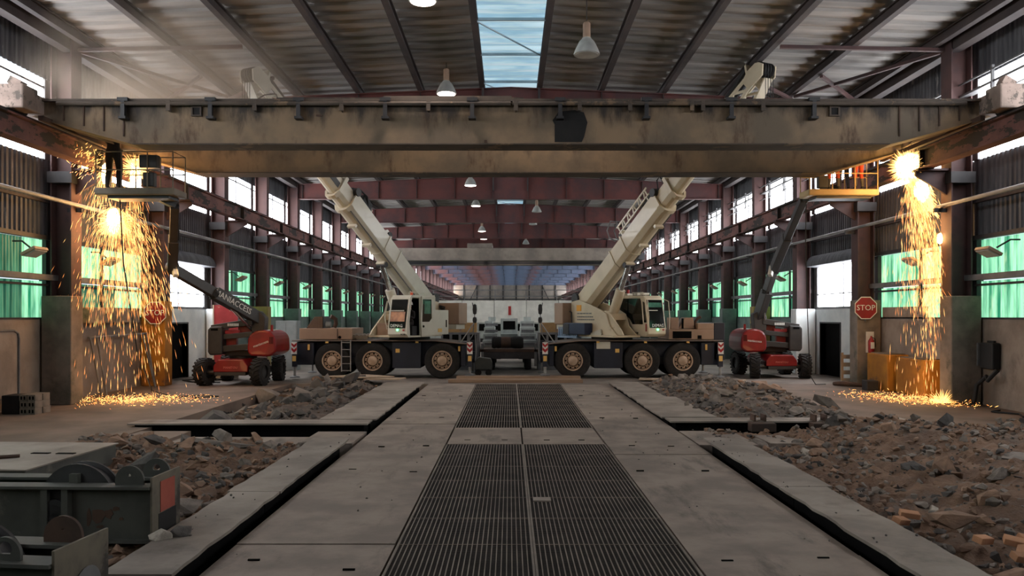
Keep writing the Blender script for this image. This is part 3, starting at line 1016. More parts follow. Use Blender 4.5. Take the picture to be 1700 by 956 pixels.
MIXES = {'AL': [(stoneb, 0.5, 'brown'), (stoneg, 0.35, 'grey'), (stoned, 0.1, 'dark grey'), (stonew, 0.05, 'pale')],
         'AR': [(stoneb, 0.45, 'brown'), (stoneg, 0.38, 'grey'), (stoned, 0.12, 'dark grey'), (stonew, 0.05, 'pale')],
         'BL': [(stoned, 0.45, 'dark grey'), (stoneg, 0.4, 'grey'), (stoneb, 0.15, 'brown')],
         'BR': [(stoneg, 0.5, 'grey'), (stoned, 0.3, 'dark grey'), (stoneb, 0.2, 'brown')]}
def bias(key, x, y, rnd):
    """where stones lie thick"""
    if key == 'AR':
        return (0.5 + 0.5 * sm(8.5, 11, y)) if rnd.random() < 0.6 else sm(6.2, 4.4, x) + sm(8, 11, x)
    return 1.0
NUM = {'AL': 78, 'AR': 108, 'BL': 62, 'BR': 52}
for key, n in NUM.items():
    rr = random.Random(sum(map(ord, key)))
    k = 0
    while k < n:
        x, y, z = pick(key, rr)
        if rr.random() > bias(key, x, y, rr):
            continue
        if key == 'AL' and x < -3.6 and 8.2 < y < 9.5:
            continue
        if key == 'AL' and x < -6.5 and 10.5 < y < 13.6:
            continue
        u = rr.random()
        mat, cname = stoneg, 'grey'
        for m_, p_, c_ in MIXES[key]:
            if u < p_:
                mat, cname = m_, c_
                break
            u -= p_
        s = rr.uniform(0.2, 0.44) if key[0] == 'A' else rr.uniform(0.3, 0.6) * (1.35 if key == 'BL' else 1.0)
        if rr.random() < 0.12:
            s *= 1.6
        o = bpy.data.objects.new('rubble_stone', stone_mesh(rr.randrange(16), mat))
        COL.objects.link(o)
        o.location = (x, y, z + s * 0.12)
        o.rotation_euler = (rr.uniform(-0.5, 0.5), rr.uniform(-0.5, 0.5), rr.uniform(0, 6.28))
        o.scale = (s, s * rr.uniform(0.7, 1.1), s * rr.uniform(0.6, 0.95))
        big = 'large' if s > 0.4 else 'small'
        xa, xb, ya, yb = PITS[key][0](y), PITS[key][1](y), PITS[key][2], PITS[key][3]
        fy = ['front', 'middle', 'rear'][min(2, int(3 * (y - ya) / (yb - ya)))]
        fx = ['left', 'centre', 'right'][min(2, int(3 * (x - xa) / (xb - xa)))]
        tag(o, '%s %s rubble stone at the %s %s of the %s' % (big, cname, fy, fx, WHERE[key]), 'stone', 'rubble stones in the ' + WHERE[key])
        k += 1
# the many smaller lumps
for key, n, lo, hi in (('AL', 2200, 0.04, 0.22), ('AR', 4200, 0.04, 0.22), ('BL', 900, 0.07, 0.3), ('BR', 1200, 0.07, 0.28)):
    rr = random.Random(90 + sum(map(ord, key)))
    for mi, (mat, p, cname) in enumerate(MIXES[key][:3]):
        mb = MB()
        for i in range((n * 2 // 5) if mi < 2 else n // 5):
            x, y, z = pick(key, rr)
            if key == 'AR' and 5.6 < x < 9.0 and 9.5 < y < 14 and rr.random() < 0.35:
                continue
            s = lo + (hi - lo) * rr.random() ** 2.2
            me = STONES[rr.randrange(16)]
            R = Matrix.Rotation(rr.uniform(0, 6.28), 3, 'Z') @ Matrix.Rotation(rr.uniform(-0.6, 0.6), 3, 'X')
            mb.add([R @ (v.co * s) + Vector((x, y, z + s * 0.15)) for v in me.vertices], [tuple(p.vertices) for p in me.polygons])
        o = mb.build('rubble_gravel', mat)
        o['kind'] = 'stuff'
        tag(o, 'small %s rubble lumps strewn over the %s' % (cname, WHERE[key]), 'rubble')
# a few stray stones on the slabs and plates
rr = random.Random(5)
mb = MB()
for i in range(130):
    x = rr.choice([rr.uniform(-3.7, -3.15), rr.uniform(-2.9, -1.4), rr.uniform(2.0, 3.6), rr.uniform(3.8, 4.4)])
    y = rr.uniform(7.5, 27)
    s = rr.uniform(0.015, 0.05)
    z = 0.0 if -3.05 < x < 3.7 else (0.13 if y < 15.3 else 0.02)
    me = STONES[rr.randrange(16)]
    R = Matrix.Rotation(rr.uniform(0, 6.28), 3, 'Z')
    mb.add([R @ (v.co * s) + Vector((x, y, z + s * 0.25)) for v in me.vertices], [tuple(p.vertices) for p in me.polygons])
o = mb.build('stray_grit', stoned)
o['kind'] = 'stuff'
tag(o, 'stray grit and chips lying on the floor slabs', 'grit')
# orange bricks at the near right corner
bk = MB().box(-0.11, 0.11, -0.055, 0.055, -0.035, 0.035).build('brick', brickm, bevel=0.006)
for i, (x, y, z, a, b) in enumerate([(5.05, 8.35, 0.12, 0.5, 0.2), (5.3, 8.2, 0.14, -0.4, 0.3), (5.25, 8.0, 0.1, 0.9, -0.3), (5.5, 8.3, 0.13, 0.2, 0.4), (5.48, 8.05, 0.1, -0.7, 0.2),
                                     (5.7, 8.15, 0.12, 0.4, -0.2), (5.15, 7.85, 0.08, 0.1, 0.3), (5.65, 7.85, 0.08, -0.3, 0.3), (4.6, 9.2, 0.1, 0.6, 0.3), (4.85, 9.5, 0.1, -0.2, 0.2)]):
    o = bk if i == 0 else bk.copy()
    if i:
        COL.objects.link(o)
    o.location = (x, y, z)
    o.rotation_euler = (b, b * 0.6, a)
    tag(o, '%s loose orange brick from the left at the edge of the near right pit' % ORD[[8, 9, 0, 6, 1, 2, 4, 3, 7, 5].index(i)], 'brick', 'loose orange bricks')
# big slab lumps
for i, (x, y, z, sx, sy, sz, a, lab) in enumerate([(5.15, 9.0, 0.16, 0.75, 0.5, 0.22, 0.5, 'large tan block in the near right pit behind the orange bricks'),
                                           (9.2, 16.6, 0.2, 0.6, 0.5, 0.5, 0.3, 'dark upright boulder at the end of the right trench'),
                                           (-5.6, 14.9, 0.1, 1.2, 0.4, 0.12, 0.1, 'long flat stone at the back of the near left pit'),
                                           (8.3, 12.6, 0.2, 0.9, 0.5, 0.2, -0.3, 'long grey slab fragment in the near right pit'),
    (-3.72, 8.35, 0.14, 0.2, 0.17, 0.16, 0.4, 'pale grey chunk at the foot of the bogie end plate'), (-3.56, 8.5, 0.16, 0.24, 0.2, 0.18, 1.2, 'dark grey chunk beside the pale chunk at the bogie end plate'),
    (-4.15, 10.1, 0.06, 0.5, 0.3, 0.22, 0.2, 'big smooth grey stone right of the primer patched bogie'), (-7.3, 14.3, 0.2, 0.6, 0.4, 0.25, 0.5, 'big brown stone at the far end of the near left pit'),
    (-6.6, 14.6, 0.2, 0.5, 0.35, 0.25, 1.0, 'dark stone block at the far end of the near left pit')]):
    o = bpy.data.objects.new('stone_block', stone_mesh((i * 3 + 1) % 16, [stoneb, stoned, stoneg, stoneg, stonew, stoned, stoneg, stoneb, stoned][i]))
    COL.objects.link(o)
    o.location = (x, y, z)
    o.rotation_euler = (0.1, 0.1, a)
    o.scale = (sx * 1.2, sy * 1.2, sz * 1.6)
    tag(o, lab, 'stone')

# ---- old crane bogies in the left foreground
def lug(mb_parent, x, y, z, r, hole, th=0.03, mat=bogiem):
    t = MB()
    prof = []
    n = 14
    out = [(x + r * math.cos(PI * i / n), z + r * math.sin(PI * i / n) + 0.05) for i in range(n + 1)] + [(x - r, z - 0.02), (x + r, z - 0.02)]
    cz = z + 0.45 * r + 0.03
    inn = []
    for p in out:
        d = Vector((p[0] - x, p[1] - cz))
        d = d.normalized() * hole
        inn.append((x + d.x, cz + d.y))
    t.ring_prism(out, inn, y - th / 2, y + th / 2)
    return t.build('lug', mat, mb_parent)
def bogie(label, loc, rz, L=3.4, H=0.62, W=0.55, endmat=bogieend):
    t = thing('crane_bogie', label, 'crane bogie', loc, rz, 'old crane bogies')
    # local: end plate at x=0, beam runs to -x, front web at y=0
    for y in (0.03, W - 0.03):
        MB().box(-L, 0, y - 0.012, y + 0.012, 0.03, H - 0.03).build('side_web', bogiem, t)
        MB().box(-L, 0, y - 0.12, y + 0.1, H - 0.03, H).build('top_flange', bogiem, t)
        MB().box(-L, 0, y - 0.1, y + 0.1, 0.0, 0.03).build('bottom_flange', bogiem, t)
    for x in (-0.95, -1.18, -2.2):
        MB().box(x - 0.035, x + 0.035, -0.07, 0.02, 0.03, H - 0.03).build('stiffener', bogiem, t)
    MB().box(-1.17, -0.97, -0.01, 0.012, 0.03, H - 0.03).build('dark_recess', burnt, t)
    MB().lathe([(0.13, -0.05), (0.13, 0.0), (0.07, 0.0), (0.07, -0.05)], (-1.07, -0.0, 0.34), 'Y', 18).build('axle_boss', darkst, t, smooth=True)
    e = MB().box(0.0, 0.025, -0.06, W + 0.06, -0.02, H + 0.1).build('end_plate', endmat, t, bevel=0.006)
    w = MB()
    w.lathe([(0.06, 0.16), (0.31, 0.16), (0.36, 0.17), (0.42, 0.17), (0.42, 0.2), (0.38, 0.215), (0.38, 0.335), (0.42, 0.35), (0.42, 0.38), (0.36, 0.38), (0.31, 0.39), (0.06, 0.39)], (-0.95, 0, 0.4), 'Y', 36)
    wo = w.build('wheel', darkst, t, smooth=True)
    MB().box(-1.0, -0.9, 0.1, 0.16, 0.36, 0.72).build('wheel_guard', bogiem, t)
    return t, e
b1, e1 = bogie('grey crane bogie with red primer patch on its end plate', (-3.92, 8.6, 0.02), math.radians(-2))
MB().box(0.026, 0.032, 0.12, 0.46, 0.3, 0.64).build('primer_patch', redpatch, e1)
MB().box(0.026, 0.029, 0.08, 0.5, 0.0, 0.29).build('burn_mark', burnt, e1)
lug(b1, -0.28, 0.05, 0.62, 0.16, 0.02)
lug(b1, -0.2, 0.5, 0.62, 0.16, 0.045)
# peeled paint patch on the web
pm = MB()
rr = random.Random(11)
for (cx, cz, w_, h_) in ((-0.62, 0.28, 0.2, 0.16), (-0.72, 0.26, 0.06, 0.2), (-0.5, 0.3, 0.1, 0.12), (-0.42, 0.36, 0.1, 0.05), (-0.36, 0.25, 0.06, 0.04), (-0.6, 0.16, 0.12, 0.04)):
    pts = [(cx + w_ / 2 * math.cos(2 * PI * i / 11) * rr.uniform(0.6, 1.15), cz + h_ / 2 * math.sin(2 * PI * i / 11) * rr.uniform(0.6, 1.15)) for i in range(11)]
    pm.prism(pts, 0.012, 0.0175)
o = pm.build('peeled_patch', sooty, b1)
o['kind'] = 'stuff'
b2, e2 = bogie('crane bogie at the bottom left corner of the picture', (-3.47, 6.0, 0.0), math.radians(-6), 3.0)
lug(b2, -0.42, 0.0, 0.62, 0.13, 0.06)
lug(b2, -0.3, 0.5, 0.62, 0.17, 0.012, mat=sooty)
MB().lathe([(0.0, 0), (0.16, 0), (0.17, 0.012), (0.0, 0.014)], (0.026, 0.32, 0.32), (Vector((1, 0, 0)), Vector((0, 1, 0)), Vector((0, 0, 1))), 20).build('pad_disc', greyst, e2)
t = thing('steel_box_beam', 'low grey steel box beam lying behind the bogies at the left edge', 'steel beam', (-6.75, 10.9, 0.02), math.radians(-3))
MB().box(-2.4, 0, 0, 2.3, 0.0, 0.33).build('body', bogiem, t, bevel=0.015)
MB().box(-2.4, 0.04, -0.03, 2.3, 0.33, 0.35).build('top_plate', platem, t)
MB().tube([(-2.2, 0.6, 0.38), (-1.6, 0.75, 0.4), (-1.0, 0.7, 0.38), (-0.7, 0.9, 0.37)], 0.03, 6).build('strap', sooty, t)
for x in (-0.6, -0.2):
    MB().box(x - 0.14, x + 0.14, 1.2, 1.28, 0.35, 0.36).build('slot', blackm, t)
# ================================================================ the bridge being cut and the bridge beyond
YF, YR = 19.6, 23.5
br = thing('bridge_crane', 'huge tan twin girder bridge crane spanning the hall, being cut down', 'bridge crane', (XC, 0, 0))
def gird(name, y0, y1, zt, zb, mat, parent, w=11.95, knee=9.45, zend=7.5):
    poly = [(-w, zend), (-knee, zb), (knee, zb), (w, zend), (w, zt), (-w, zt)]
    return MB().prism(poly, y0, y1).build(name, mat, parent)
for nm, y0 in (('front_girder', YF), ('rear_girder', YR)):
    g = gird(nm, y0, y0 + 0.62, 7.86, 6.82, bridgem, br)
    MB().box(-11.7, 11.7, y0 - 0.1, y0 + 0.72, 7.86, 7.92).build('top_flange', bridged, g)
    MB().box(-9.45, 9.45, y0 - 0.06, y0 + 0.68, 6.79, 6.82).build('bottom_flange', bridged, g)
    for s in (-1, 1):
        d = Vector((11.95 - 9.45, 0, 7.5 - 6.82))
        MB().bar((s * 9.45, y0 + 0.31, 6.805), (s * 11.95, y0 + 0.31, 7.485), 0.74, 0.03).build('bottom_flange', bridgem, g)
    for s in (-1, 1):
        MB().cyl((s * 0.3 if nm[0] == 'r' else s * 0.02, y0 - 0.14, 7.79), (s * 11.3, y0 - 0.14, 7.79), 0.055, n=8).build('cable_pipe', bridged, g, smooth=True)
for i, px in enumerate((208, 283, 352, 425, 497, 568, 640, 711, 783, 855, 928, 960, 1043, 1070, 1145, 1163, 1210, 1262, 1346)):
    x = (px - 848) / 66.3
    long = i in (0, 2, 4, 6, 8, 10, 13, 16, 18)
    t = MB()
    t.box(x - 0.05, x + 0.05, YF - 0.19, YF - 0.17, 7.45 if long else 7.6, 7.86)
    t.box(x - 0.012, x + 0.012, YF - 0.17, YF, 7.45 if long else 7.6, 7.86)
    if long:
        t.box(x - 0.09, x + 0.09, YF - 0.22, YF, 7.4, 7.46)
        t.box(x - 0.13, x + 0.13, YF - 0.2, YF - 0.02, 7.84, 7.93)
    t.build('hanger', darkst if long else bridged, br)
# burnt blotch, square openings, loose plates on the front web
rr = random.Random(4)
x0 = (946 - 848) / 66.3
pts = [(x0 - 0.4, 6.86), (x0 - 0.4, 7.3), (x0 - 0.45, 7.4), (x0 - 0.3, 7.62), (x0 + 0.1, 7.66), (x0 + 0.33, 7.6), (x0 + 0.42, 7.35), (x0 + 0.34, 7.0), (x0 + 0.28, 6.86)]
MB().prism(pts, YF - 0.012, YF + 0.01).build('burn_hole', burnt, br)
for px in (326, 1383):
    x = (px - 848) / 66.3
    o = MB().ring_prism([(x - 0.13, 7.5), (x + 0.13, 7.5), (x + 0.13, 7.74), (x - 0.13, 7.74)], [(x - 0.09, 7.53), (x + 0.09, 7.53), (x + 0.09, 7.71), (x - 0.09, 7.71)], YF - 0.06, YF).build('port_frame', bridged, br)
    MB().box(x - 0.09, x + 0.09, YF - 0.03, YF - 0.004, 7.53, 7.71).build('port_opening', burnt, o)
for px, py, w_, h_ in ((529, 192, 0.16, 0.04), (805, 235, 0.07, 0.07)):
    x, z = (px - 848) / 66.3, 2.5 + (525 - py) / 66.3
    MB().box(x - w_ / 2, x + w_ / 2, YF - 0.02, YF, z - h_ / 2, z + h_ / 2).build('tab', sooty, br)
MB().box(-5.9, 0.3, YF + 0.05, YF + 0.5, 7.92, 7.99).build('top_channel', bridgem, br)
MB().box(-3.2, 0.0, YF - 0.06, YF + 0.02, 7.9, 8.0).build('top_channel', bridged, br)
# vertical dark ribs on the web ends
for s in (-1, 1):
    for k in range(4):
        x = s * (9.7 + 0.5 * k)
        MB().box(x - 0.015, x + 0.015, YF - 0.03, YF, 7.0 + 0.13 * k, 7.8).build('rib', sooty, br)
# end carriages on the runway
for s in (-1, 1):
    e = MB()
    e.box(s * 12.0 - 0.3, s * 12.0 + 0.3, YF - 0.9, YR + 1.4, 7.52, 7.98)
    eo = e.build('end_carriage', endm, br, bevel=0.03)
    MB().box(s * 11.85 - 0.34, s * 11.85 + 0.34, YF - 1.15, YF - 0.55, 7.42, 8.0).build('buffer_block', endm, eo, bevel=0.04)
    MB().cbox((s * 11.78, YF - 0.95, 8.05), (0.3, 0.25, 0.2), rotm(0.5, 'Y')).build('torn_plate', endm, eo)
    MB().box(s * 11.55 - 0.06, s * 11.55 + 0.06, YF - 0.4, YR + 0.9, 7.3, 7.42).build('lower_rail', sooty, eo)
    for y in (YF - 0.5, YR + 1.0):
        MB().lathe([(0.05, -0.07), (0.2, -0.07), (0.24, -0.07), (0.24, -0.05), (0.19, -0.04), (0.19, 0.04), (0.24, 0.05), (0.24, 0.07), (0.05, 0.07)], (s * 12.0 - 0.0, y, 7.61), 'X', 20).build('wheel', darkst, eo, smooth=True)
    # sawn lower plate hanging over the runway
    MB().bar((s * 10.6, YF + 1.2, 7.12), (s * 11.7, YF + 0.9, 7.44), 0.4, 0.03).build('torn_plate', sooty, br)

far = thing('bridge_crane', 'grey far bridge crane under the distant roof girders', 'bridge crane', (XC, 0, 0))
farm = M('far_bridge_grey_paint', (150, 138, 126), (118, 108, 100), 0.6, 5, 0.6)
for y, mm in ((73.0, farm), (79.5, darkst)):
    g = gird('girder', y, y + 0.9, 8.8, 7.75, mm, far, 11.95, 10.6, 8.1)
    MB().box(-11.8, 11.8, y - 0.1, y + 1.0, 8.8, 8.86).build('top_flange', farm, g)
    MB().box(-10.6, 10.6, y - 0.15, y + 1.05, 7.7, 7.75).build('bottom_flange', farm, g)
for s in (-1, 1):
    e = MB().box(s * 12.0 - 0.3, s * 12.0 + 0.3, 71.5, 82.0, 7.7, 8.3).build('end_carriage', darkst, far)
    for y in (72.2, 81.3):
        MB().cyl((s * 12.0 - 0.08, y, 7.67), (s * 12.0 + 0.08, y, 7.67), 0.25, n=16).build('wheel', darkst, e)
t2 = MB().box(-1.1, 1.3, 75.0, 78.5, 8.86, 9.5).build('hoist_trolley', farm, far, bevel=0.05)
t2.location = (-3.0, 0, 0)
MB().box(-2.6, -2.4, 73.8, 79.6, 8.84, 8.9).build('trolley_rail', darkst, far)
MB().box(-5.2, -5.0, 73.8, 79.6, 8.84, 8.9).build('trolley_rail', darkst, far)
# ================================================================ the two mobile cranes
def mobile_crane(sx, label):
    right = sx > 0
    x0 = 2.53 if right else -2.7            # inner axle
    xs = 4.26 if right else -4.16           # slewing centre
    yc = 32.55
    root = thing('mobile_crane', label, 'mobile crane', (xs, yc, 0), 0, 'mobile cranes')
    off = Matrix.Translation((-xs, -yc, 0))
    def put(mb, name, mat, parent=None, smooth=False, bevel=0.0):
        return mb.xf(off).build(name, mat, parent or root, smooth, bevel)
    def cx(a):
        return x0 + sx * a
    def cb(a0, a1, y0, y1, z0, z1, mb=None):
        mb = mb or MB()
        p, q = cx(a0), cx(a1)
        return mb.box(min(p, q), max(p, q), y0, y1, z0, z1)
    YN, YB = 31.3, 33.8
    # ---- carrier
    put(cb(-0.95, 6.0, YN + 0.5, YB - 0.5, 0.55, 1.46), 'chassis', navy, bevel=0.03)
    put(cb(0.85, 2.0, YN + 0.05, YB - 0.05, 0.42, 1.46), 'side_tank', navy, bevel=0.03)
    put(cb(5.15, 5.95, YN + 0.1, YB - 0.1, 0.55, 1.46), 'bumper_frame', navy, bevel=0.03)
    put(cb(-0.95, -0.75, YN + 0.1, YB - 0.1, 0.5, 1.35), 'bumper_frame', navy, bevel=0.03)
    d = MB()
    d.prism([(cx(-1.05), 1.36), (cx(0.3), 1.5), (cx(6.0), 1.5), (cx(6.0), 1.55), (cx(0.3), 1.55), (cx(-1.05), 1.41)], YN - 0.02, YB + 0.02)
    put(d, 'deck', deckm, bevel=0.01)
    for a in (1.0, 2.9, 4.6):
        put(cb(a - 0.06, a + 0.06, YN - 0.03, YN, 1.43, 1.5), 'deck_lamp', stickery)
    # wheels
    tyre = [(0.37, 0.02), (0.46, 0.0), (0.6, -0.01), (0.69, 0.03), (0.72, 0.1), (0.725, 0.22), (0.72, 0.34), (0.69, 0.41), (0.6, 0.45), (0.46, 0.44), (0.37, 0.42), (0.37, 0.02)]
    wb_ = None
    for yy in (YN, YB - 0.44):
        for a in (0.0, 2.78, 4.4):
            if wb_ is None:
                w = MB().lathe(tyre, (0, 0, 0), 'Y', 32, caps=False).build('wheel', rubber, root, smooth=True)
                r = MB()
                r.lathe([(0.405, 0.02), (0.40, -0.025), (0.355, -0.02), (0.345, 0.1), (0.325, 0.06), (0.24, 0.04), (0.21, 0.09), (0.195, 0.03), (0.19, -0.03), (0.14, -0.06), (0.0, -0.06)], (0, 0, 0), 'Y', 28, caps=False)
                rim = r.build('rim', rimm, w, smooth=True)
                hol = MB().lathe([(0.328, 0.12), (0.33, 0.05), (0.343, 0.05), (0.343, 0.12)], (0, 0, 0), 'Y', 28, caps=False)
                for k in range(10):
                    t_ = 2 * PI * k / 10
                    hol.cyl((0.285 * math.cos(t_), 0.04, 0.285 * math.sin(t_)), (0.285 * math.cos(t_), 0.08, 0.285 * math.sin(t_)), 0.034, n=8)
                    t_ += 0.3
                    hol.cyl((0.222 * math.cos(t_), 0.03, 0.222 * math.sin(t_)), (0.222 * math.cos(t_), 0.08, 0.222 * math.sin(t_)), 0.016, n=6)
                ho = hol.build('rim_holes', blackm, w)
                ho['kind'] = 'stuff'
                wb_ = (w, rim, ho)
                o = w
            else:
                o = inst('wheel', wb_[0], root)
                o1 = inst('rim', wb_[1], o)
                o2 = inst('rim_holes', wb_[2], o)
                o2['kind'] = 'stuff'
            o.location = (cx(a) - xs, yy - yc, 0.725)
            o.rotation_euler = (0, 0.4 * a, 0)
            if yy > YN:
                o.rotation_euler = (0, 0, PI)
                o.location.y += 0.44
    put(cb(-0.2, 0.2, YN + 0.4, YB - 0.4, 0.62, 0.82), 'axle', darkst)
    put(cb(2.6, 4.6, YN + 0.4, YB - 0.4, 0.62, 0.82), 'axle', darkst)
    # outriggers
    for a in (-1.12, 5.85):
        for y, front in ((YN - 0.22, True), (YB + 0.05, False)):
            o = put(cb(a - 0.09, a + 0.09, y, y + 0.18, 0.5, 1.46), 'outrigger_leg', navy)
            put(MB().cyl((cx(a), y + 0.09, 0.12), (cx(a), y + 0.09, 0.55), 0.055, n=10), 'jack', galv, o, True)
            put(MB().lathe([(0.2, 0.0), (0.2, 0.03), (0.08, 0.08), (0.0, 0.08)], (cx(a), y + 0.09, 0.145 if (front and a < 0) else 0.06), 'Z', 16), 'foot', greyst, o, True)
            if front:
                p = put(cb(a - 0.11, a + 0.11, y - 0.02, y, 1.0, 1.47), 'chevron_plate', whitep, o)
                m_ = MB()
                for zz, hh in ((1.36, 0.1), (1.16, 0.12), (1.02, 0.0)):
                    X = cx(a)
                    if hh:
                        m_.prism([(X - 0.105, zz), (X - 0.105, zz + hh), (X, zz + hh - 0.1), (X + 0.105, zz + hh), (X + 0.105, zz), (X, zz - 0.1)], y - 0.026, y - 0.018)
                pp = put(m_, 'red_chevrons', signred, o)
                pp['kind'] = 'stuff'
                put(cb(a - 0.07, a + 0.07, y - 0.015, y, 0.72, 0.93), 'warning_sticker', stickery, o)
            put(cb(a - 0.1, a + 0.1, y + 0.1, y + (0.6 if front else -0.4), 0.8, 1.0) if front else cb(a - 0.1, a + 0.1, YB - 0.5, y + 0.1, 0.8, 1.0), 'outrigger_beam', navy, o)
    put(cb(5.3, 5.38, YN + 0.03, YN + 0.06, 1.15, 1.38), 'yellow_sticker', stickery)
    put(cb(-0.72, -0.64, YN + 0.08, YN + 0.1, 1.1, 1.3), 'yellow_sticker', stickery)
    put(cb(1.7, 1.86, YN + 0.02, YN + 0.05, 1.05, 1.2), 'yellow_sticker', stickery)
    # engine end
    if not right:
        h = put(cb(3.6, 5.72, YN + 0.05, YB - 0.05, 1.57, 2.02), 'engine_hood', tanm, bevel=0.02)
        put(cb(4.18, 4.2, YN + 0.03, YN + 0.06, 1.57, 2.0), 'hood_seam', darkst, h)
        put(MB().cyl((cx(4.1), YN + 0.02, 1.66), (cx(4.1), YN + 0.06, 1.66), 0.06, n=12), 'filler_cap', blackm, h)
        g = put(MB().prism([(cx(5.5), 2.02), (cx(5.18), 2.48), (cx(4.82), 2.5), (cx(4.82), 2.02)], YN + 0.3, YN + 1.6), 'radiator', darkst, bevel=0.01)
        for k in range(13):
            a = 4.87 + 0.047 * k
            zt = 2.5 if a < 5.18 else 2.48 - (a - 5.18) / 0.32 * 0.44
            put(cb(a - 0.008, a + 0.008, YN + 0.275, YN + 0.3, 2.03, zt - 0.02), 'grille_bar', tanm, g)
        put(MB().cyl((cx(4.55), YN + 0.5, 2.16), (cx(4.75), YN + 0.5, 2.16), 0.13, n=14), 'air_filter', cabgrey, smooth=True)
        put(MB().tube([(cx(4.42), YN + 0.5, 2.05), (cx(4.35), YN + 0.5, 2.2), (cx(4.36), YN + 0.48, 2.38), (cx(4.46), YN + 0.45, 2.46), (cx(4.54), YN + 0.4, 2.5)], 0.085, 10), 'exhaust_pipe', sooty, smooth=True)
        j = MB()
        for k in range(4):
            j.cyl((cx(3.1 + 0.16 * k), YN + 0.2, 1.66), (cx(3.1 + 0.16 * k), YN + 0.9, 1.72), 0.09, n=8)
        o = put(j, 'tarpaulin_roll', basketg, smooth=True)
        o['kind'] = 'stuff'
        l = MB()
        o = put(cb(3.62, 3.66, YN - 0.1, YN - 0.06, 0.3, 1.55), 'ladder_rail', galv)
        o = put(cb(3.98, 4.02, YN - 0.1, YN - 0.06, 0.3, 1.55), 'ladder_rail', galv)
        for k in range(5):
            put(cb(3.66, 3.98, YN - 0.09, YN - 0.07, 0.32 + 0.28 * k, 0.35 + 0.28 * k), 'ladder_rung', galv)
        put(cb(2.1, 2.65, YN + 0.3, YN + 1.0, 1.72, 2.22), 'tool_box', tanm, bevel=0.02)
    else:
        h = put(cb(3.85, 5.65, YN + 0.05, YB - 0.05, 1.57, 1.98), 'engine_hood', tanm, bevel=0.02)
        put(cb(4.0, 4.75, YN + 0.03, YN + 0.06, 1.62, 1.9), 'vent_panel', blackm, h)
        put(cb(5.0, 5.15, YN + 0.03, YN + 0.06, 1.6, 1.74), 'socket', blackm, h)
        put(cb(5.0, 5.65, YN + 0.05, YB - 0.6, 1.98, 2.22), 'upper_hood', tanm, h, bevel=0.02)
        put(cb(5.66, 6.1, YN + 0.1, YB - 0.1, 0.75, 2.24), 'rear_block', navy, bevel=0.02)
        put(cb(3.95, 4.3, YN + 0.3, YN + 1.0, 1.98, 2.45), 'air_box', tanm, bevel=0.02)
        put(MB().prism([(cx(4.3), 2.0), (cx(4.55), 2.45), (cx(4.9), 2.45), (cx(4.95), 2.0)], YN + 0.35, YN + 1.1), 'radiator', tanm, bevel=0.02)
        put(cb(4.42, 4.5, YN + 0.33, YN + 0.36, 2.0, 2.42), 'radiator_gap', blackm)
        put(MB().tube([(cx(5.0), YN + 0.5, 2.0), (cx(5.02), YN + 0.5, 2.3), (cx(5.1), YN + 0.45, 2.42), (cx(5.22), YN + 0.4, 2.48)], 0.06, 8), 'exhaust_pipe', sooty, smooth=True)
        put(cb(0.95, 1.5, YN + 0.02, YN + 0.06, 1.2, 1.48), 'side_locker', cream2)
    # inner end mirrors and strut
    for k, (dy) in enumerate((0.3,)):
        p = MB().tube([(cx(-1.0), YN + 0.2, 1.4), (cx(-1.22), YN + 0.2, 1.75), (cx(-1.3), YN + 0.2, 2.6), (cx(-1.2), YN + 0.2, 3.05)], 0.022, 6)
        o = put(p, 'mirror_arm', greyst, smooth=True)
        for zz, sz in ((2.78, 0.22), (2.35, 0.13)):
            mm = MB().lathe([(0.0, -sz), (0.07, -sz * 0.8), (0.09, 0), (0.07, sz * 0.8), (0.0, sz)], (cx(-1.3), YN + 0.17, zz), 'Z', 10)
            put(mm, 'mirror', hosem, o, True)
        put(MB().cyl((cx(-0.7), YN + 0.1, 1.4), (cx(-1.28), YN + 0.15, 2.25), 0.025, n=6), 'strut', galv, o)
    put(MB().tube([(cx(-1.0), YN + 0.5, 1.4), (cx(-1.0), YN + 0.5, 1.75), (cx(-1.3), YN + 0.5, 1.8), (cx(-1.34), YN + 0.5, 1.1), (cx(-1.3), YN + 0.5, 0.7)], 0.035, 6), 'hand_rail', greyst, smooth=True)

    # ---- superstructure: u forward, l to its left
    hx, hy = sx * 0.47, -0.8827
    lx, ly = -hy, hx
    Ms = Matrix(((hx, lx, 0, xs), (hy, ly, 0, yc), (0, 0, 1, 0), (0, 0, 0, 1)))
    def ss(mb, name, mat, parent=None, smooth=False, bevel=0.0):
        return put(mb.xf(Ms), name, mat, parent, smooth, bevel)
    aL = math.atan2(ly, lx)
    aH = math.atan2(hy, hx)
    ss(MB().lathe([(0.85, 1.55), (0.85, 1.7), (0.0, 1.7)], (0, 0, 0), 'Z', 28), 'slew_ring', darkst, smooth=True)
    ss(MB().box(-2.0, 1.5, -1.0, 0.3, 1.66, 1.74), 'base_plate', cream)
    prof = [(-1.9, 1.74), (-1.9, 3.12), (-1.3, 3.2), (0.25, 2.78), (0.7, 2.6), (0.95, 2.1), (1.45, 1.74)]
    inner = [(-1.7, 1.8), (-1.7, 1.9), (-1.6, 2.0), (0.1, 2.0), (0.4, 1.95), (0.6, 1.9), (0.9, 1.8)]
    fl_ = ss(MB().prism(prof, -0.8, -0.72), 'side_plate', cream, bevel=0.01)
    ss(MB().prism(prof, 0.14, 0.2), 'side_plate', cream, bevel=0.01)
    ss(MB().prism([(0.3, 2.72), (1.15, 1.76), (1.75, 1.76), (1.6, 1.95), (0.7, 2.72)], -0.72, -0.66), 'link_plate', cream)
    ss(MB().box(0.55, 0.75, -0.72, 0.16, 2.35, 2.6), 'cross_beam', cream)
    # counterweight
    cw = ss(MB().box(-2.65, -1.95, -1.2, 1.2, 2.15, 3.08), 'counterweight', tanm, bevel=0.03)
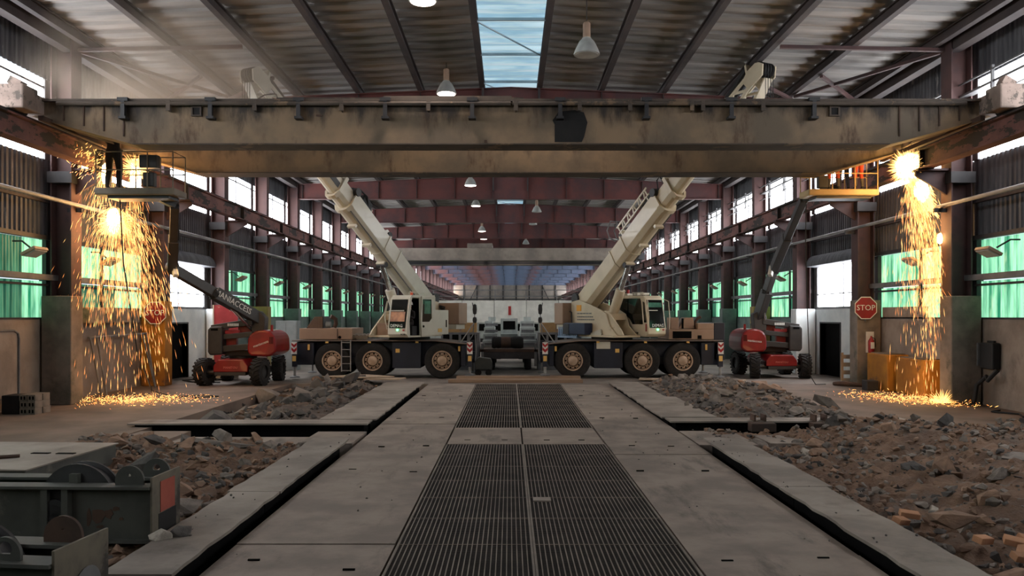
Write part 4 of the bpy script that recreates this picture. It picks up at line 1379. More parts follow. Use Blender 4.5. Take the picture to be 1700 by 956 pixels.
    ss(MB().box(-2.6, -1.9, -1.1, 1.1, 1.95, 2.15), 'counterweight_tray', cream2, cw)
    ss(MB().lathe([(0.24, -0.45), (0.24, 0.45)], (-1.75, -0.28, 3.25), 'Y', 18), 'winch_drum', darkst, smooth=True)
    rk = ss(MB().box(-2.5, -1.0, -1.12, -0.85, 1.58, 1.66), 'rack_base', bluelad)
    for k in range(11):
        ss(MB().box(-2.45 + 0.14 * k, -2.38 + 0.14 * k, -1.12, -1.06, 1.66, 2.05 if k < 4 else 1.76), 'rack_bar', bluelad, rk)
    if right:
        bx_ = ss(MB().box(-1.85, -0.25, -1.2, -0.82, 1.74, 2.22), 'side_locker', bluepl, bevel=0.02)
        ss(MB().box(-1.9, -1.45, -1.22, -1.2, 1.74, 2.18), 'locker_door', darkst, bx_)
        ss(MB().prism([(-0.3, 1.74), (-0.3, 1.8), (0.45, 1.98), (0.5, 1.78), (0.45, 1.74)], -0.9, -0.86), 'perforated_bracket', cream2)
        ss(MB().box(-1.45, -1.1, -0.815, -0.8, 2.72, 2.98), 'logo_plate', M('logo_orange', (226, 160, 52), None, rough=0.6), fl_)
        for k, (zz, u1) in enumerate(((2.62, -0.3), (2.48, -0.2), (2.36, -0.1))):
            n = 9 if k else 5
            for q in range(n):
                ua = -1.42 + (u1 + 1.42) * q / n
                ss(MB().box(ua, ua + (u1 + 1.42) / n * 0.8, -0.81, -0.8, zz - 0.022, zz + 0.022), 'faded_letter', greyst, fl_)
        ss(MB().tube([(-1.9, -0.86, 2.7), (-1.75, -0.88, 2.68), (-1.72, -0.88, 2.3), (-1.72, -0.88, 1.9)], 0.03, 6), 'pipe', darkst, smooth=True)
    # cab
    cabm = cream if right else cream2
    l0, l1 = 0.35, 1.25
    cprof = [(-0.05, 1.68), (1.82, 1.68), (1.95, 1.8), (1.95, 2.05), (1.74, 3.2), (1.62, 3.33), (0.0, 3.36), (-0.05, 3.3)]
    if right:
        cab = ss(MB().prism(cprof, l0, l1), 'cab', cabm, bevel=0.04)
    else:                                   # hollow behind the open doorway
        cm = MB().prism(cprof, l0, l0 + 0.12)
        cm.prism([(1.72, 1.68), (1.82, 1.68), (1.95, 1.8), (1.95, 2.05), (1.74, 3.2), (1.66, 3.29), (1.56, 3.29), (1.62, 3.1), (1.76, 2.3)], l0 + 0.12, l1)
        cm.prism([(-0.05, 1.68), (1.05, 1.68), (1.1, 3.29), (-0.05, 3.29)], l0 + 0.12, l1)
        cm.prism([(-0.05, 3.24), (1.66, 3.24), (1.62, 3.33), (0.0, 3.36)], l0 + 0.12, l1)
        cm.prism([(1.0, 1.68), (1.8, 1.68), (1.8, 1.74), (1.0, 1.74)], l0 + 0.12, l1)
        cab = ss(cm, 'cab', cabm)
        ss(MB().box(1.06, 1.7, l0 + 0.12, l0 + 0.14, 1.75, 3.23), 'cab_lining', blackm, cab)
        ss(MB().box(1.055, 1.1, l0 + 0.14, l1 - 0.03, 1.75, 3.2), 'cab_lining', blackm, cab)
        ss(MB().box(1.1, 1.45, l0 + 0.16, l1 - 0.1, 1.75, 2.12), 'driver_seat', hosem, cab, bevel=0.03)
    # windscreen, in the slanted front
    def front(u_off, za, zb_, la, lb, name, mat):
        def uf(z):
            return 1.95 - (z - 2.05) * (0.21 / 1.15) + u_off
        m_ = MB().add([(uf(za), la, za), (uf(za), lb, za), (uf(zb_), lb, zb_), (uf(zb_), la, zb_),
                       (uf(za) - 0.03, la, za), (uf(za) - 0.03, lb, za), (uf(zb_) - 0.03, lb, zb_), (uf(zb_) - 0.03, la, zb_)],
                      [(0, 1, 2, 3), (7, 6, 5, 4), (0, 4, 5, 1), (1, 5, 6, 2), (2, 6, 7, 3), (3, 7, 4, 0)])
        return ss(m_, name, mat, cab)
    front(0.012, 2.04, 3.16, l0 + 0.07, l1 - 0.07, 'windscreen', glassd)
    if not right:
        front(0.03, 2.3, 2.68, l0 + 0.09, l1 - 0.13, 'sun_shield', copper)
        front(0.03, 2.7, 2.74, l0 + 0.09, l1 - 0.2, 'wiper_bar', cream2)
    else:
        front(0.03, 2.86, 3.05, l0 + 0.1, l1 - 0.12, 'green_reflection', reflg)  # painted reflection of the green windows in the windscreen
        front(0.03, 2.72, 2.75, l0 + 0.1, l1 - 0.35, 'wiper_bar', cream2)
    def at(u, l, z):
        p = off @ (Ms @ Vector((u, l, z)))
        return p
    text('lettering', 'DEMAG', 0.17, signwhite, cab, at(2.0, 0.8, 2.13), (PI / 2, 0, aL))
    text('lettering', 'AC40', 0.1, blackm, cab, at(1.97, 1.08, 1.8) if not right else at(1.2, l0 - 0.012, 1.82), (PI / 2, 0, aL if not right else aH))
    led = MB().cyl((1.94, 0.82, 1.97), (1.99, 0.82, 1.97), 0.035, n=10)
    ss(led, 'work_light', ledg, cab)
    ss(MB().box(1.94, 1.97, 1.06, 1.14, 1.93, 1.99), 'red_marker', signred, cab)
    ss(MB().tube([(1.96, l0 - 0.02, 3.1), (2.02, l0 - 0.12, 2.6), (1.98, l0 - 0.08, 2.2), (1.95, l0, 2.1)], 0.018, 6), 'grab_handle', cabm, cab, True)
    ss(MB().tube([(1.9, l0, 3.2), (2.06, 0.3, 2.5), (2.0, 0.34, 1.98)], 0.015, 6), 'grab_handle', cabm, cab, True)
    if right:
        # right flank, big side window
        g = [(0.05, 2.72), (0.35, 2.62), (0.75, 2.4), (0.95, 2.18), (1.62, 2.18), (1.5, 3.1), (1.44, 3.22), (0.05, 3.24)]
        sw = ss(MB().prism(g, l0 - 0.012, l0 + 0.01), 'side_window', glassd, cab)
        ss(MB().box(0.62, 0.66, l0 - 0.02, l0 - 0.01, 2.45, 3.2), 'window_bar', blackm, cab)
        ss(MB().prism([(1.7, 2.25), (1.86, 2.25), (1.72, 3.05), (1.6, 3.1)], l0 - 0.012, l0 + 0.01), 'quarter_window', glassd, cab)
        ss(MB().box(1.8, 1.86, l0 - 0.02, l0 + 0.0, 1.9, 2.2), 'tail_lamp', signred, cab)
        for u_, m_ in ((0.25, None), (0.9, None), (1.35, None)):
            ss(MB().box(u_ - 0.12, u_ + 0.12, 0.5, 0.8, 3.36, 3.45), 'roof_lamp', cream2, cab, bevel=0.02)
        ss(MB().tube([(0.8, 0.45, 3.38), (0.8, 0.45, 3.47), (1.5, 0.45, 3.46), (1.5, 0.45, 3.36)], 0.015, 6), 'roof_rail', cream2, cab, True)
        ss(MB().cyl((0.3, 0.6, 3.45), (0.3, 0.6, 3.6), 0.06, n=10), 'beacon', signred, cab, True)
        ss(MB().tube([(1.75, l1, 3.2), (1.85, l1 + 0.2, 3.1), (1.9, l1 + 0.22, 2.5), (1.9, l1 + 0.2, 1.75)], 0.018, 6), 'grab_handle', cabm, cab, True)
    else:
        # left flank: open doorway and the slid back door
        dr = ss(MB().prism([(-0.95, 1.76), (1.02, 1.7), (1.06, 2.4), (1.0, 3.3), (0.3, 3.3), (0.28, 2.76), (-0.95, 2.76)], l1 + 0.02, l1 + 0.06), 'sliding_door', cream2, cab, bevel=0.01)
        ss(MB().prism([(0.32, 2.42), (0.5, 2.28), (0.98, 2.28), (0.94, 3.18), (0.34, 3.18)], l1 + 0.06, l1 + 0.07), 'door_window', glassd, cab)
        ss(MB().prism([(0.4, 2.6), (0.85, 2.6), (0.82, 3.1), (0.4, 3.12)], l1 + 0.068, l1 + 0.075), 'window_reflection', reflg, cab)  # green window reflection painted onto the door glass
        ss(MB().cyl((0.9, l1 + 0.06, 2.1), (0.9, l1 + 0.08, 2.1), 0.05, n=10), 'door_lock', blackm, cab)
        ss(MB().box(-0.8, -0.74, l1 + 0.06, l1 + 0.08, 2.05, 2.35), 'door_handle', blackm, cab)
        ss(MB().box(-0.45, -0.15, l1 + 0.06, l1 + 0.066, 1.85, 2.0), 'yellow_sticker', stickery, cab)
        ss(MB().box(-0.95, -0.05, l0, l1, 1.74, 2.72), 'rear_cabinet', cream2, bevel=0.02)
        ss(MB().tube([(0.2, 0.9, 3.36), (0.2, 0.9, 3.46), (1.3, 0.9, 3.46), (1.3, 0.9, 3.36)], 0.015, 6), 'roof_rail', cream2, cab, True)
        ss(MB().cyl((0.7, 0.6, 3.36), (0.7, 0.6, 3.5), 0.06, n=10), 'beacon', orange, cab, True)
        for k in range(4):
            ss(MB().tube([(-1.1, 0.3, 2.9), (-1.5, 0.6, 2.5 - 0.06 * k), (-1.9, 0.5, 2.6 + 0.1 * k), (-2.0, 0.1, 3.0), (-1.8, -0.2, 3.5), (-1.5, -0.2, 3.7 + 0.05 * k)], 0.03, 6), 'hose', hosem, smooth=True)

    # ---- boom
    foot = Ms @ Vector((-1.5, -0.28, 2.98))
    reach = 10.0 if right else 9.75
    tipz = 10.15
    el = math.atan2(tipz - foot.z, reach)
    dv = Vector((hx * math.cos(el), hy * math.cos(el), math.sin(el)))
    sv = Vector((lx, ly, 0))
    nv = dv.cross(sv)                       # upper side of the boom
    L = reach / math.cos(el)
    Mb = Matrix(((dv.x, sv.x, nv.x, foot.x), (dv.y, sv.y, nv.y, foot.y), (dv.z, sv.z, nv.z, foot.z), (0, 0, 0, 1)))
    bm_ = cream if right else cream2
    def bs(mb, name, mat, parent=None, smooth=False, bevel=0.0):
        return put(mb.xf(Mb), name, mat, parent, smooth, bevel)
    def sec(w, h):
        return [(-w / 2, h * 0.5), (w / 2, h * 0.5), (w / 2, -h * 0.22), (w * 0.32, -h * 0.45), (w * 0.12, -h * 0.5), (-w * 0.12, -h * 0.5), (-w * 0.32, -h * 0.45), (-w / 2, -h * 0.22)]
    base = bs(MB().prism(sec(0.7, 0.86), -0.5, 6.5, 'X'), 'boom_base_section', bm_, bevel=0.015)
    mid = bs(MB().prism(sec(0.58, 0.72), 6.3, 7.2, 'X'), 'boom_middle_section', bm_, bevel=0.01)
    ins = bs(MB().prism(sec(0.5, 0.62), 7.0, L - 1.7, 'X'), 'boom_inner_section', bm_, bevel=0.01)
    bs(MB().box(7.3, L - 2.0, 0.252, 0.262, -0.13, 0.1), 'dark_strip', liftdk, ins)  # dark strip along one side of the inner section
    for t0, w_ in ((6.35, 0.82), (7.1, 0.68), (3.9, 0.78), (3.0, 0.78)):
        o = sec(w_, 1.0 if t0 > 5 else 0.92)
        i_ = sec(w_ - 0.16, 0.8)
        bs(MB().ring_prism(o, i_, t0, t0 + (0.16 if t0 > 5 else 0.07), 'X'), 'boom_collar', bm_, base)
    # hardware near the collar
    bs(MB().lathe([(0.16, -0.45), (0.16, 0.45)], (6.5, 0.0, 0.4), 'Y', 14), 'guide_roller', darkst, base, True)
    for k in range(3):
        bs(MB().cbox((6.05 - 0.3 * k, -0.12 + 0.1 * k, 0.56), (0.24, 0.3, 0.2), rotm(0.3 * k, 'Y')), 'valve_block', darkst, base, bevel=0.02)
    bs(MB().tube([(5.5, 0.2, 0.5), (5.9, 0.3, 0.75), (6.3, 0.25, 0.72), (6.6, 0.1, 0.55)], 0.035, 6), 'hose', hosem, base, True)
    bs(MB().tube([(6.6, -0.2, 0.45), (6.8, -0.25, 0.75), (6.9, -0.1, 0.9), (6.8, 0.0, 0.5)], 0.03, 6), 'hose', hosem, base, True)
    bs(MB().prism([(3.5, 0.45), (3.55, 0.85), (3.95, 0.85), (4.2, 0.45)], -0.05, 0.05), 'rope_bracket', bm_, base)
    bs(MB().cyl((3.75, -0.12, 0.72), (3.75, 0.12, 0.72), 0.13, n=14), 'rope_pulley', darkst, base, True)
    # oil streak band and fittings under the boom
    for t0 in (3.4, 4.5, 5.6):
        bs(MB().box(t0, t0 + 0.1, -0.2, 0.2, -0.56, -0.44), 'under_bracket', bm_, base)
    bs(MB().cyl((0.6, 0.3, -0.36), (6.3, 0.3, -0.36), 0.025, n=6), 'pressure_pipe', greyst, base)
    # derricking cylinder
    p0 = Ms @ Vector((0.15, -0.28, 2.0))
    p1 = Mb @ Vector((3.35, 0, -0.5))
    pm = p0.lerp(p1, 0.62)
    put(MB().cyl(p0, pm, 0.2, n=16), 'derrick_cylinder', bm_, smooth=True)
    put(MB().cyl(pm, p1, 0.11, n=14), 'derrick_rod', chrome, smooth=True)
    put(MB().lathe([(0.11, -0.22), (0.11, 0.22)], p1, (sv, dv, nv), 14), 'derrick_pin', darkst, smooth=True)
    if right:
        la = bs(MB().box(3.9, 6.2, -0.3, -0.26, 0.62, 0.68), 'boom_ladder', bm_, base)
        bs(MB().box(3.9, 6.2, -0.3, -0.26, 0.92, 0.98), 'ladder_chord', bm_, base)
        for k in range(11):
            t_ = 4.0 + 0.21 * k
            bs(MB().bar((t_, -0.28, 0.64), (t_ + (0.12 if k % 2 else -0.02), -0.28, 0.96), 0.04, 0.04), 'ladder_rung', bm_, base)
        bs(MB().box(4.0, 4.06, -0.3, 0.2, 0.4, 0.68), 'ladder_foot', bm_, base)
        bs(MB().box(6.0, 6.06, -0.3, 0.2, 0.4, 0.68), 'ladder_foot', bm_, base)
        bs(MB().tube([(3.5, 0.1, 0.6), (3.25, 0.1, 1.0), (3.3, 0.1, 1.35), (3.7, 0.1, 1.5), (4.0, 0.1, 1.2), (3.95, 0.1, 0.8)], 0.03, 6), 'hose_guard', greyst, base, True)
        bs(MB().tube([(3.5, -0.25, 0.6), (3.25, -0.25, 1.0), (3.3, -0.25, 1.35), (3.7, -0.25, 1.5), (4.0, -0.25, 1.2), (3.95, -0.25, 0.8)], 0.03, 6), 'hose_guard', greyst, base, True)
    else:
        bs(MB().box(5.4, 6.0, -0.2, 0.25, 0.45, 0.8), 'motor', hosem, base, bevel=0.04)
        bs(MB().box(5.15, 5.35, -0.3, 0.1, 0.5, 0.75), 'motor_bracket', cream2, base, bevel=0.02)
    # head with sheaves and folded jib links
    hd = bs(MB().prism([(L - 0.45, -0.2), (L - 0.5, 0.22), (L - 0.15, 0.34), (L + 0.3, 0.26), (L + 0.42, 0.0), (L + 0.2, -0.26)], -0.3, -0.25), 'boom_head', bm_)
    bs(MB().prism([(L - 0.45, -0.2), (L - 0.5, 0.22), (L - 0.15, 0.34), (L + 0.3, 0.26), (L + 0.42, 0.0), (L + 0.2, -0.26)], 0.25, 0.3), 'cheek_plate', bm_, hd)
    for k in range(4):
        bs(MB().lathe([(0.05, -0.02), (0.2, -0.03), (0.23, -0.035), (0.2, 0), (0.23, 0.035), (0.2, 0.03), (0.05, 0.02)], (L + 0.2, -0.17 + 0.11 * k, 0.02), 'Y', 18), 'sheave', darkst, hd, True)
    bs(MB().lathe([(0.05, -0.15), (0.2, -0.15), (0.2, 0.15), (0.05, 0.15)], (L - 1.55, 0, 0.42), 'Y', 16), 'top_sheave', bm_, hd, True)
    bs(MB().cbox((L - 1.75, 0, 0.1), (0.3, 0.56, 0.8)), 'head_block', bm_, hd, bevel=0.06)
    for s_ in (-1, 1):
        bs(MB().bar((L - 1.7, s_ * 0.26, 0.3), (L - 0.4, s_ * 0.27, 0.22), 0.06, 0.1), 'jib_link', bm_, hd)
        bs(MB().bar((L - 1.7, s_ * 0.26, -0.28), (L - 0.35, s_ * 0.27, -0.12), 0.06, 0.12), 'jib_link', bm_, hd)
        bs(MB().bar((L - 1.6, s_ * 0.26, -0.25), (L - 1.0, s_ * 0.26, 0.26), 0.05, 0.08), 'jib_link', bm_, hd)
        bs(MB().bar((L - 1.0, s_ * 0.26, 0.26), (L - 0.5, s_ * 0.26, -0.15), 0.05, 0.08), 'jib_link', bm_, hd)
        bs(MB().bar((L - 1.3, s_ * 0.2, -0.3), (L - 0.9, s_ * 0.2, -0.75), 0.05, 0.1), 'jib_link', bm_, hd)
    bs(MB().bar((L - 1.6, -0.1, 0.5), (L - 0.2, -0.1, 0.62), 0.1, 0.13), 'jib_ram', hosem, hd)
    bs(MB().bar((L - 1.5, 0.14, 0.44), (L - 0.3, 0.14, 0.46), 0.08, 0.1), 'jib_ram', hosem, hd)
    bs(MB().bar((L - 0.3, 0, 0.3), (L - 0.15, 0, 0.66), 0.4, 0.08), 'jib_link', bm_, hd)
    bs(MB().tube([(L - 1.5, 0.3, 0.2), (L - 1.1, 0.36, -0.1), (L - 0.7, 0.34, 0.1), (L - 0.4, 0.3, -0.3), (L - 0.3, 0.3, -0.6)], 0.025, 6), 'hose', hosem, hd, True)
    bs(MB().bar((L - 0.95, 0, -0.72), (L + 0.15, 0, -0.3), 0.34, 0.05), 'guard_plate', bm_, hd)
    tip = Mb @ Vector((L + 0.42, 0, 0))
    for k in range(4):
        q = tip + sv * (-0.17 + 0.11 * k)
        put(MB().cyl(q, (q.x, q.y, 8.35), 0.012, n=5), 'hoist_rope', hosem, hd)
    q = tip
    put(MB().box(q.x - 0.22, q.x + 0.22, q.y - 0.14, q.y + 0.14, 7.95, 8.38), 'hook_block', cream2, hd, bevel=0.06)
    put(MB().tube([(q.x, q.y, 7.95), (q.x, q.y, 7.75), (q.x + 0.1, q.y, 7.62), (q.x, q.y, 7.52), (q.x - 0.1, q.y, 7.6)], 0.04, 8), 'hook', darkst, hd, True)
    return root, at
craneL, atL = mobile_crane(-1, 'white mobile crane on the left, its boom rising to the upper left')
craneR, atR = mobile_crane(1, 'cream mobile crane on the right, its boom rising to the upper right')
# ================================================================ articulated boom lifts
def lift(sx, label, c, A, B, C, basket, bmat, joint):
    root = thing('boom_lift', label, 'boom lift', (c[0], c[1], 0), 0, 'red articulated boom lifts')
    off = Matrix.Translation((-c[0], -c[1], 0))
    def put(mb, name, mat, parent=None, smooth=False, bevel=0.0):
        return mb.xf(off).build(name, mat, parent or root, smooth, bevel)
    def eb(e0, e1, y0, y1, z0, z1):
        p, q = c[0] + sx * e0, c[0] + sx * e1
        return MB().box(min(p, q), max(p, q), c[1] + y0, c[1] + y1, z0, z1)
    def ex(e):
        return c[0] + sx * e
    # chassis
    ch = MB().prism([(ex(-0.62), 0.5), (ex(-0.62), 0.72), (ex(-0.45), 0.95), (ex(0.45), 0.95), (ex(0.62), 0.72), (ex(0.62), 0.5)], c[1] - 1.35, c[1] + 1.3)
    cho = put(ch, 'chassis', redm, bevel=0.03)
    put(eb(-0.55, 0.55, -1.4, 1.3, 0.38, 0.5), 'under_frame', liftdk, cho)
    text('lettering', 'MANITOU', 0.11, M('faded_red_letters', (206, 110, 100), None), cho, (0.0, -1.36, 0.66), (PI / 2, 0, 0))
    for yy in (-1.12, 1.12):
        put(MB().cyl((ex(-0.95), c[1] + yy, 0.48), (ex(0.95), c[1] + yy, 0.48), 0.09, n=10), 'axle', liftdk)
    wm = None
    for yy in (-1.12, 1.12):
        for e in (-1.0, 1.0):
            if wm is None:
                m_ = MB().lathe([(0.24, -0.19), (0.36, -0.2), (0.45, -0.17), (0.47, -0.1), (0.475, 0.1), (0.45, 0.17), (0.36, 0.2), (0.24, 0.19), (0.24, -0.19)], (0, 0, 0), 'X', 28, caps=False)
                for k in range(20):
                    for s in (-1, 1):
                        R = Matrix.Rotation(2 * PI * (k + 0.25 * s) / 20, 3, 'X')
                        cc = R @ Vector((s * 0.095, 0, 0.48))
                        m_.cbox(cc, (0.2, 0.07, 0.05), R @ Matrix.Rotation(s * 0.5, 3, 'Z'))
                wm = m_.build('wheel', rubber, root)
                rm = MB().lathe([(0.25, -0.1), (0.22, -0.12), (0.1, -0.08), (0.0, -0.08), (0.0, 0.08), (0.1, 0.08), (0.22, 0.12), (0.25, 0.1)], (0, 0, 0), 'X', 20).build('rim', liftdk, wm, True)
                o = wm
            else:
                o = inst('wheel', wm, root)
                inst('rim', rm, o)
            o.location = (sx * e, yy, 0.495)
            o.rotation_euler = (0, 0, math.radians(-14 if yy < 0 else 8) * (1 if e * sx < 0 else 0.6))
    # turret
    put(MB().lathe([(0.5, 0.95), (0.5, 1.06), (0.0, 1.06)], (c[0], c[1], 0), 'Z', 24), 'turntable', liftdk, smooth=True)
    put(eb(-0.5, 0.5, -0.55, 0.75, 1.04, 1.25), 'turret_frame', liftdk, bevel=0.02)
    cov = MB()
    n = 12
    prof = []
    for i in range(n + 1):                       # rounded engine cover outline seen from the front
        a = PI * i / n
        prof.append((ex(-1.0 - 0.52 * math.cos(a)), 1.45 + 0.55 * (math.sin(a) ** 0.7)))
    prof += [(ex(-0.48), 1.2), (ex(-0.6), 1.06), (ex(-1.3), 1.04), (ex(-1.52), 1.2)]
    cv = put(cov.prism(prof, c[1] - 1.0, c[1] + 0.85), 'engine_cover', redm, bevel=0.07)
    for k in range(3):
        put(eb(-1.42 + 0.05 * k, -1.4 + 0.05 * k, -1.012, -0.99, 1.5, 1.75), 'vent_slot', blackm, cv)
    text('lettering', 'maniaccess', 0.13, signwhite, cv, (-sx * 0.98, -1.015, 1.5), (PI / 2, -0.35 if sx < 0 else 0.1, 0))
    put(eb(-0.5, 0.0, -0.6, 0.4, 1.9, 2.15), 'turret_box', redm, bevel=0.03)
    put(eb(-0.9, -0.88, -0.2, -0.15, 1.95, 2.2), 'beacon_pole', liftdk)
    put(MB().cyl((ex(-1.2), c[1] - 0.4, 1.95), (ex(-1.2), c[1] - 0.4, 2.18), 0.05, n=10), 'beacon', signred, smooth=True)
    # folded lower arms, a dark C with the knuckle block on the outer side
    put(MB().prism([(ex(0.45), 1.1), (ex(0.45), 2.14), (ex(0.88), 2.12), (ex(0.98), 2.02), (ex(0.98), 1.2), (ex(0.9), 1.08)], c[1] - 0.95, c[1] - 0.2), 'knuckle_block', liftdk, bevel=0.05)
    put(eb(0.6, 0.85, -0.965, -0.945, 1.98, 2.06), 'knuckle_slot', blackm)
    put(MB().prism([(ex(-0.6), 2.18), (ex(-0.6), 2.42), (ex(0.9), 2.18), (ex(0.9), 1.98)], c[1] - 0.85, c[1] - 0.55), 'upper_arm', liftdk, bevel=0.02)
    put(MB().prism([(ex(-0.6), 1.75), (ex(-0.6), 1.95), (ex(0.6), 1.82), (ex(0.6), 1.64)], c[1] - 0.8, c[1] - 0.5), 'middle_arm', liftdk, bevel=0.02)
    put(MB().prism([(ex(-0.5), 1.28), (ex(-0.5), 1.5), (ex(0.6), 1.42), (ex(0.6), 1.18)], c[1] - 0.85, c[1] - 0.5), 'lower_arm', liftdk, bevel=0.02)
    put(eb(0.05, 0.42, -0.6, -0.4, 1.3, 1.75), 'red_arm_plate', redm)
    put(eb(-0.1, 0.45, -0.7, -0.55, 1.85, 2.0), 'hydraulic_ram', pinkred, bevel=0.03)
    for k in range(6):
        put(eb(-0.12 + 0.07 * k - 0.0, -0.07 + 0.07 * k, -0.865, -0.85, 2.14, 2.24), 'faded_letter', whitep)
    # booms
    def seg(p, q, w, h, name, mat, parent=None):
        return put(MB().bar(p, q, w, h), name, mat, parent, bevel=0.02)
    A, B, C = Vector(A), Vector(B), Vector(C)
    put(MB().prism([(A.x - 0.22, 1.9), (A.x - 0.28, A.z + 0.35), (A.x + 0.05, A.z + 0.5), (A.x + 0.28, A.z + 0.25), (A.x + 0.25, 1.9)], A.y - 0.22, A.y + 0.22), 'boom_pivot', liftdk, bevel=0.03)
    A2 = A + Vector((0, 0, 0.2))
    m1 = A2.lerp(B, 0.55)
    b1 = seg(A2, m1, 0.3, 0.44, 'boom', liftdk)
    seg(A2.lerp(B, 0.5), B, 0.24, 0.34, 'boom_extension', liftdk, b1)
    put(MB().cyl(A2.lerp(B, 0.54) - Vector((0, 0, 0.05)), A2.lerp(B, 0.58), 0.2, n=8), 'boom_collar', hosem, b1)
    d1 = (B - A2).normalized()
    put(MB().cyl(A + Vector((sx * 0.25, -0.1, -0.2)), A2.lerp(B, 0.35) - Vector((0, 0, 0.18)), 0.06, n=8), 'lift_ram', chrome, b1, True)
    put(MB().lathe([(0.2, -0.16), (0.2, 0.16)], B, 'X', 14), 'elbow', liftdk, smooth=True)
    put(MB().bar(B + Vector((0.1 * sx * -1, -0.1, 0.1)), B + Vector((0.22 * -sx, -0.25, -0.25)), 0.14, 0.2), 'elbow_plate', whitep)
    m2 = B.lerp(C, 0.5)
    f1 = seg(B, m2, 0.3, 0.32, 'fly_boom', liftdk)
    seg(B.lerp(C, 0.45), C, 0.24, 0.26, 'fly_extension', liftdk, f1)
    pts = [B + Vector((0.12, -0.05, 0.1)), B.lerp(C, 0.3) + Vector((0.16, 0, 0.02)), B.lerp(C, 0.65) + Vector((0.14, 0, 0.0)), C + Vector((0.1, 0, 0))]
    put(MB().tube(pts, 0.03, 6), 'hose', hosem, f1, True)
    # basket
    x0, x1, y0, y1, zf = basket
    put(MB().bar(C, ((x0 + x1) / 2 + sx * -0.4, y1 - 0.2, zf - 0.12), 0.2, 0.2), 'basket_mount', liftdk)
    b = put(MB().box(x0, x1, y0, y1, zf - 0.14, zf + 0.06), 'basket_floor', bmat, bevel=0.04)
    put(MB().box(x0 + 0.3, x1 - 0.2, y0 + 0.15, y1 - 0.1, zf - 0.22, zf - 0.14), 'basket_beam', liftdk, b)
    nx = 4
    for zz in (1.05, 0.55):
        r = [(x0 + 0.04, y0 + 0.04, zf + zz), (x1 - 0.04, y0 + 0.04, zf + zz), (x1 - 0.04, y1 - 0.04, zf + zz), (x0 + 0.04, y1 - 0.04, zf + zz), (x0 + 0.04, y0 + 0.04, zf + zz)]
        put(MB().tube(r, 0.018, 6), 'guard_rail', bmat, b, True)
    for yy in (y0 + 0.04, y1 - 0.04):
        for k in range(nx):
            xx = x0 + 0.04 + (x1 - x0 - 0.08) * k / (nx - 1)
            put(MB().cyl((xx, yy, zf), (xx, yy, zf + 1.05), 0.018, n=6), 'rail_post', bmat, b)
    xb = x1 - 0.75 if sx < 0 else x0 + 0.5
    put(MB().box(xb - 0.25, xb + 0.25, y0 + 0.08, y0 + 0.3, zf + 0.62, zf + 0.98), 'control_box', liftdk, b, bevel=0.03)
    put(MB().box(xb - 0.16, xb + 0.16, y0 + 0.1, y0 + 0.3, zf + 0.1, zf + 0.5), 'tool_case', liftdk, b, bevel=0.03)
    return root
liftL = lift(-1, 'red boom lift on the left with its boom bent back over the gas cutter basket', (-10.0, 29.4), (-9.25, 28.95, 2.2), (-10.98, 25.5, 4.05), (-9.62, 22.5, 5.7),
             (-11.42, -9.22, 21.5, 22.4, 5.98), basketg, True)
ob = [o for o in liftL.children if o.name.startswith('boom') and not o.name.startswith('boom_')][0]
dA, dB = Vector((-9.25, 28.95, 2.4)), Vector((-10.98, 25.5, 4.05))
dd = (dA - dB).normalized()                      # reads downwards to the right
nn = Vector((dd.z, 0, -dd.x))
side = Vector((0, 0, 1)).cross(dd).normalized()  # out of the face turned to the camera
upv = side.cross(dd).normalized()
if side.y > 0:
    side = -side
upv = side.cross(dd)
to = text('lettering', 'MANIACCESS', 0.3, whitep, ob, (0, 0, 0), (0, 0, 0))
R = Matrix((dd, upv, side)).transposed().to_4x4()
pos = dA.lerp(dB, 0.36) + side * 0.16 - Vector((-10.0, 29.4, 0))
to.matrix_local = Matrix.Translation(pos) @ R
liftR = lift(1, 'red boom lift on the right with its boom raised to the spark-lit basket', (10.9, 32.7), (10.2, 32.1, 2.25), (10.45, 31.0, 4.35), (9.62, 25.6, 6.35),
             (9.38, 11.6, 24.55, 25.4, 6.44), yellowm, False)

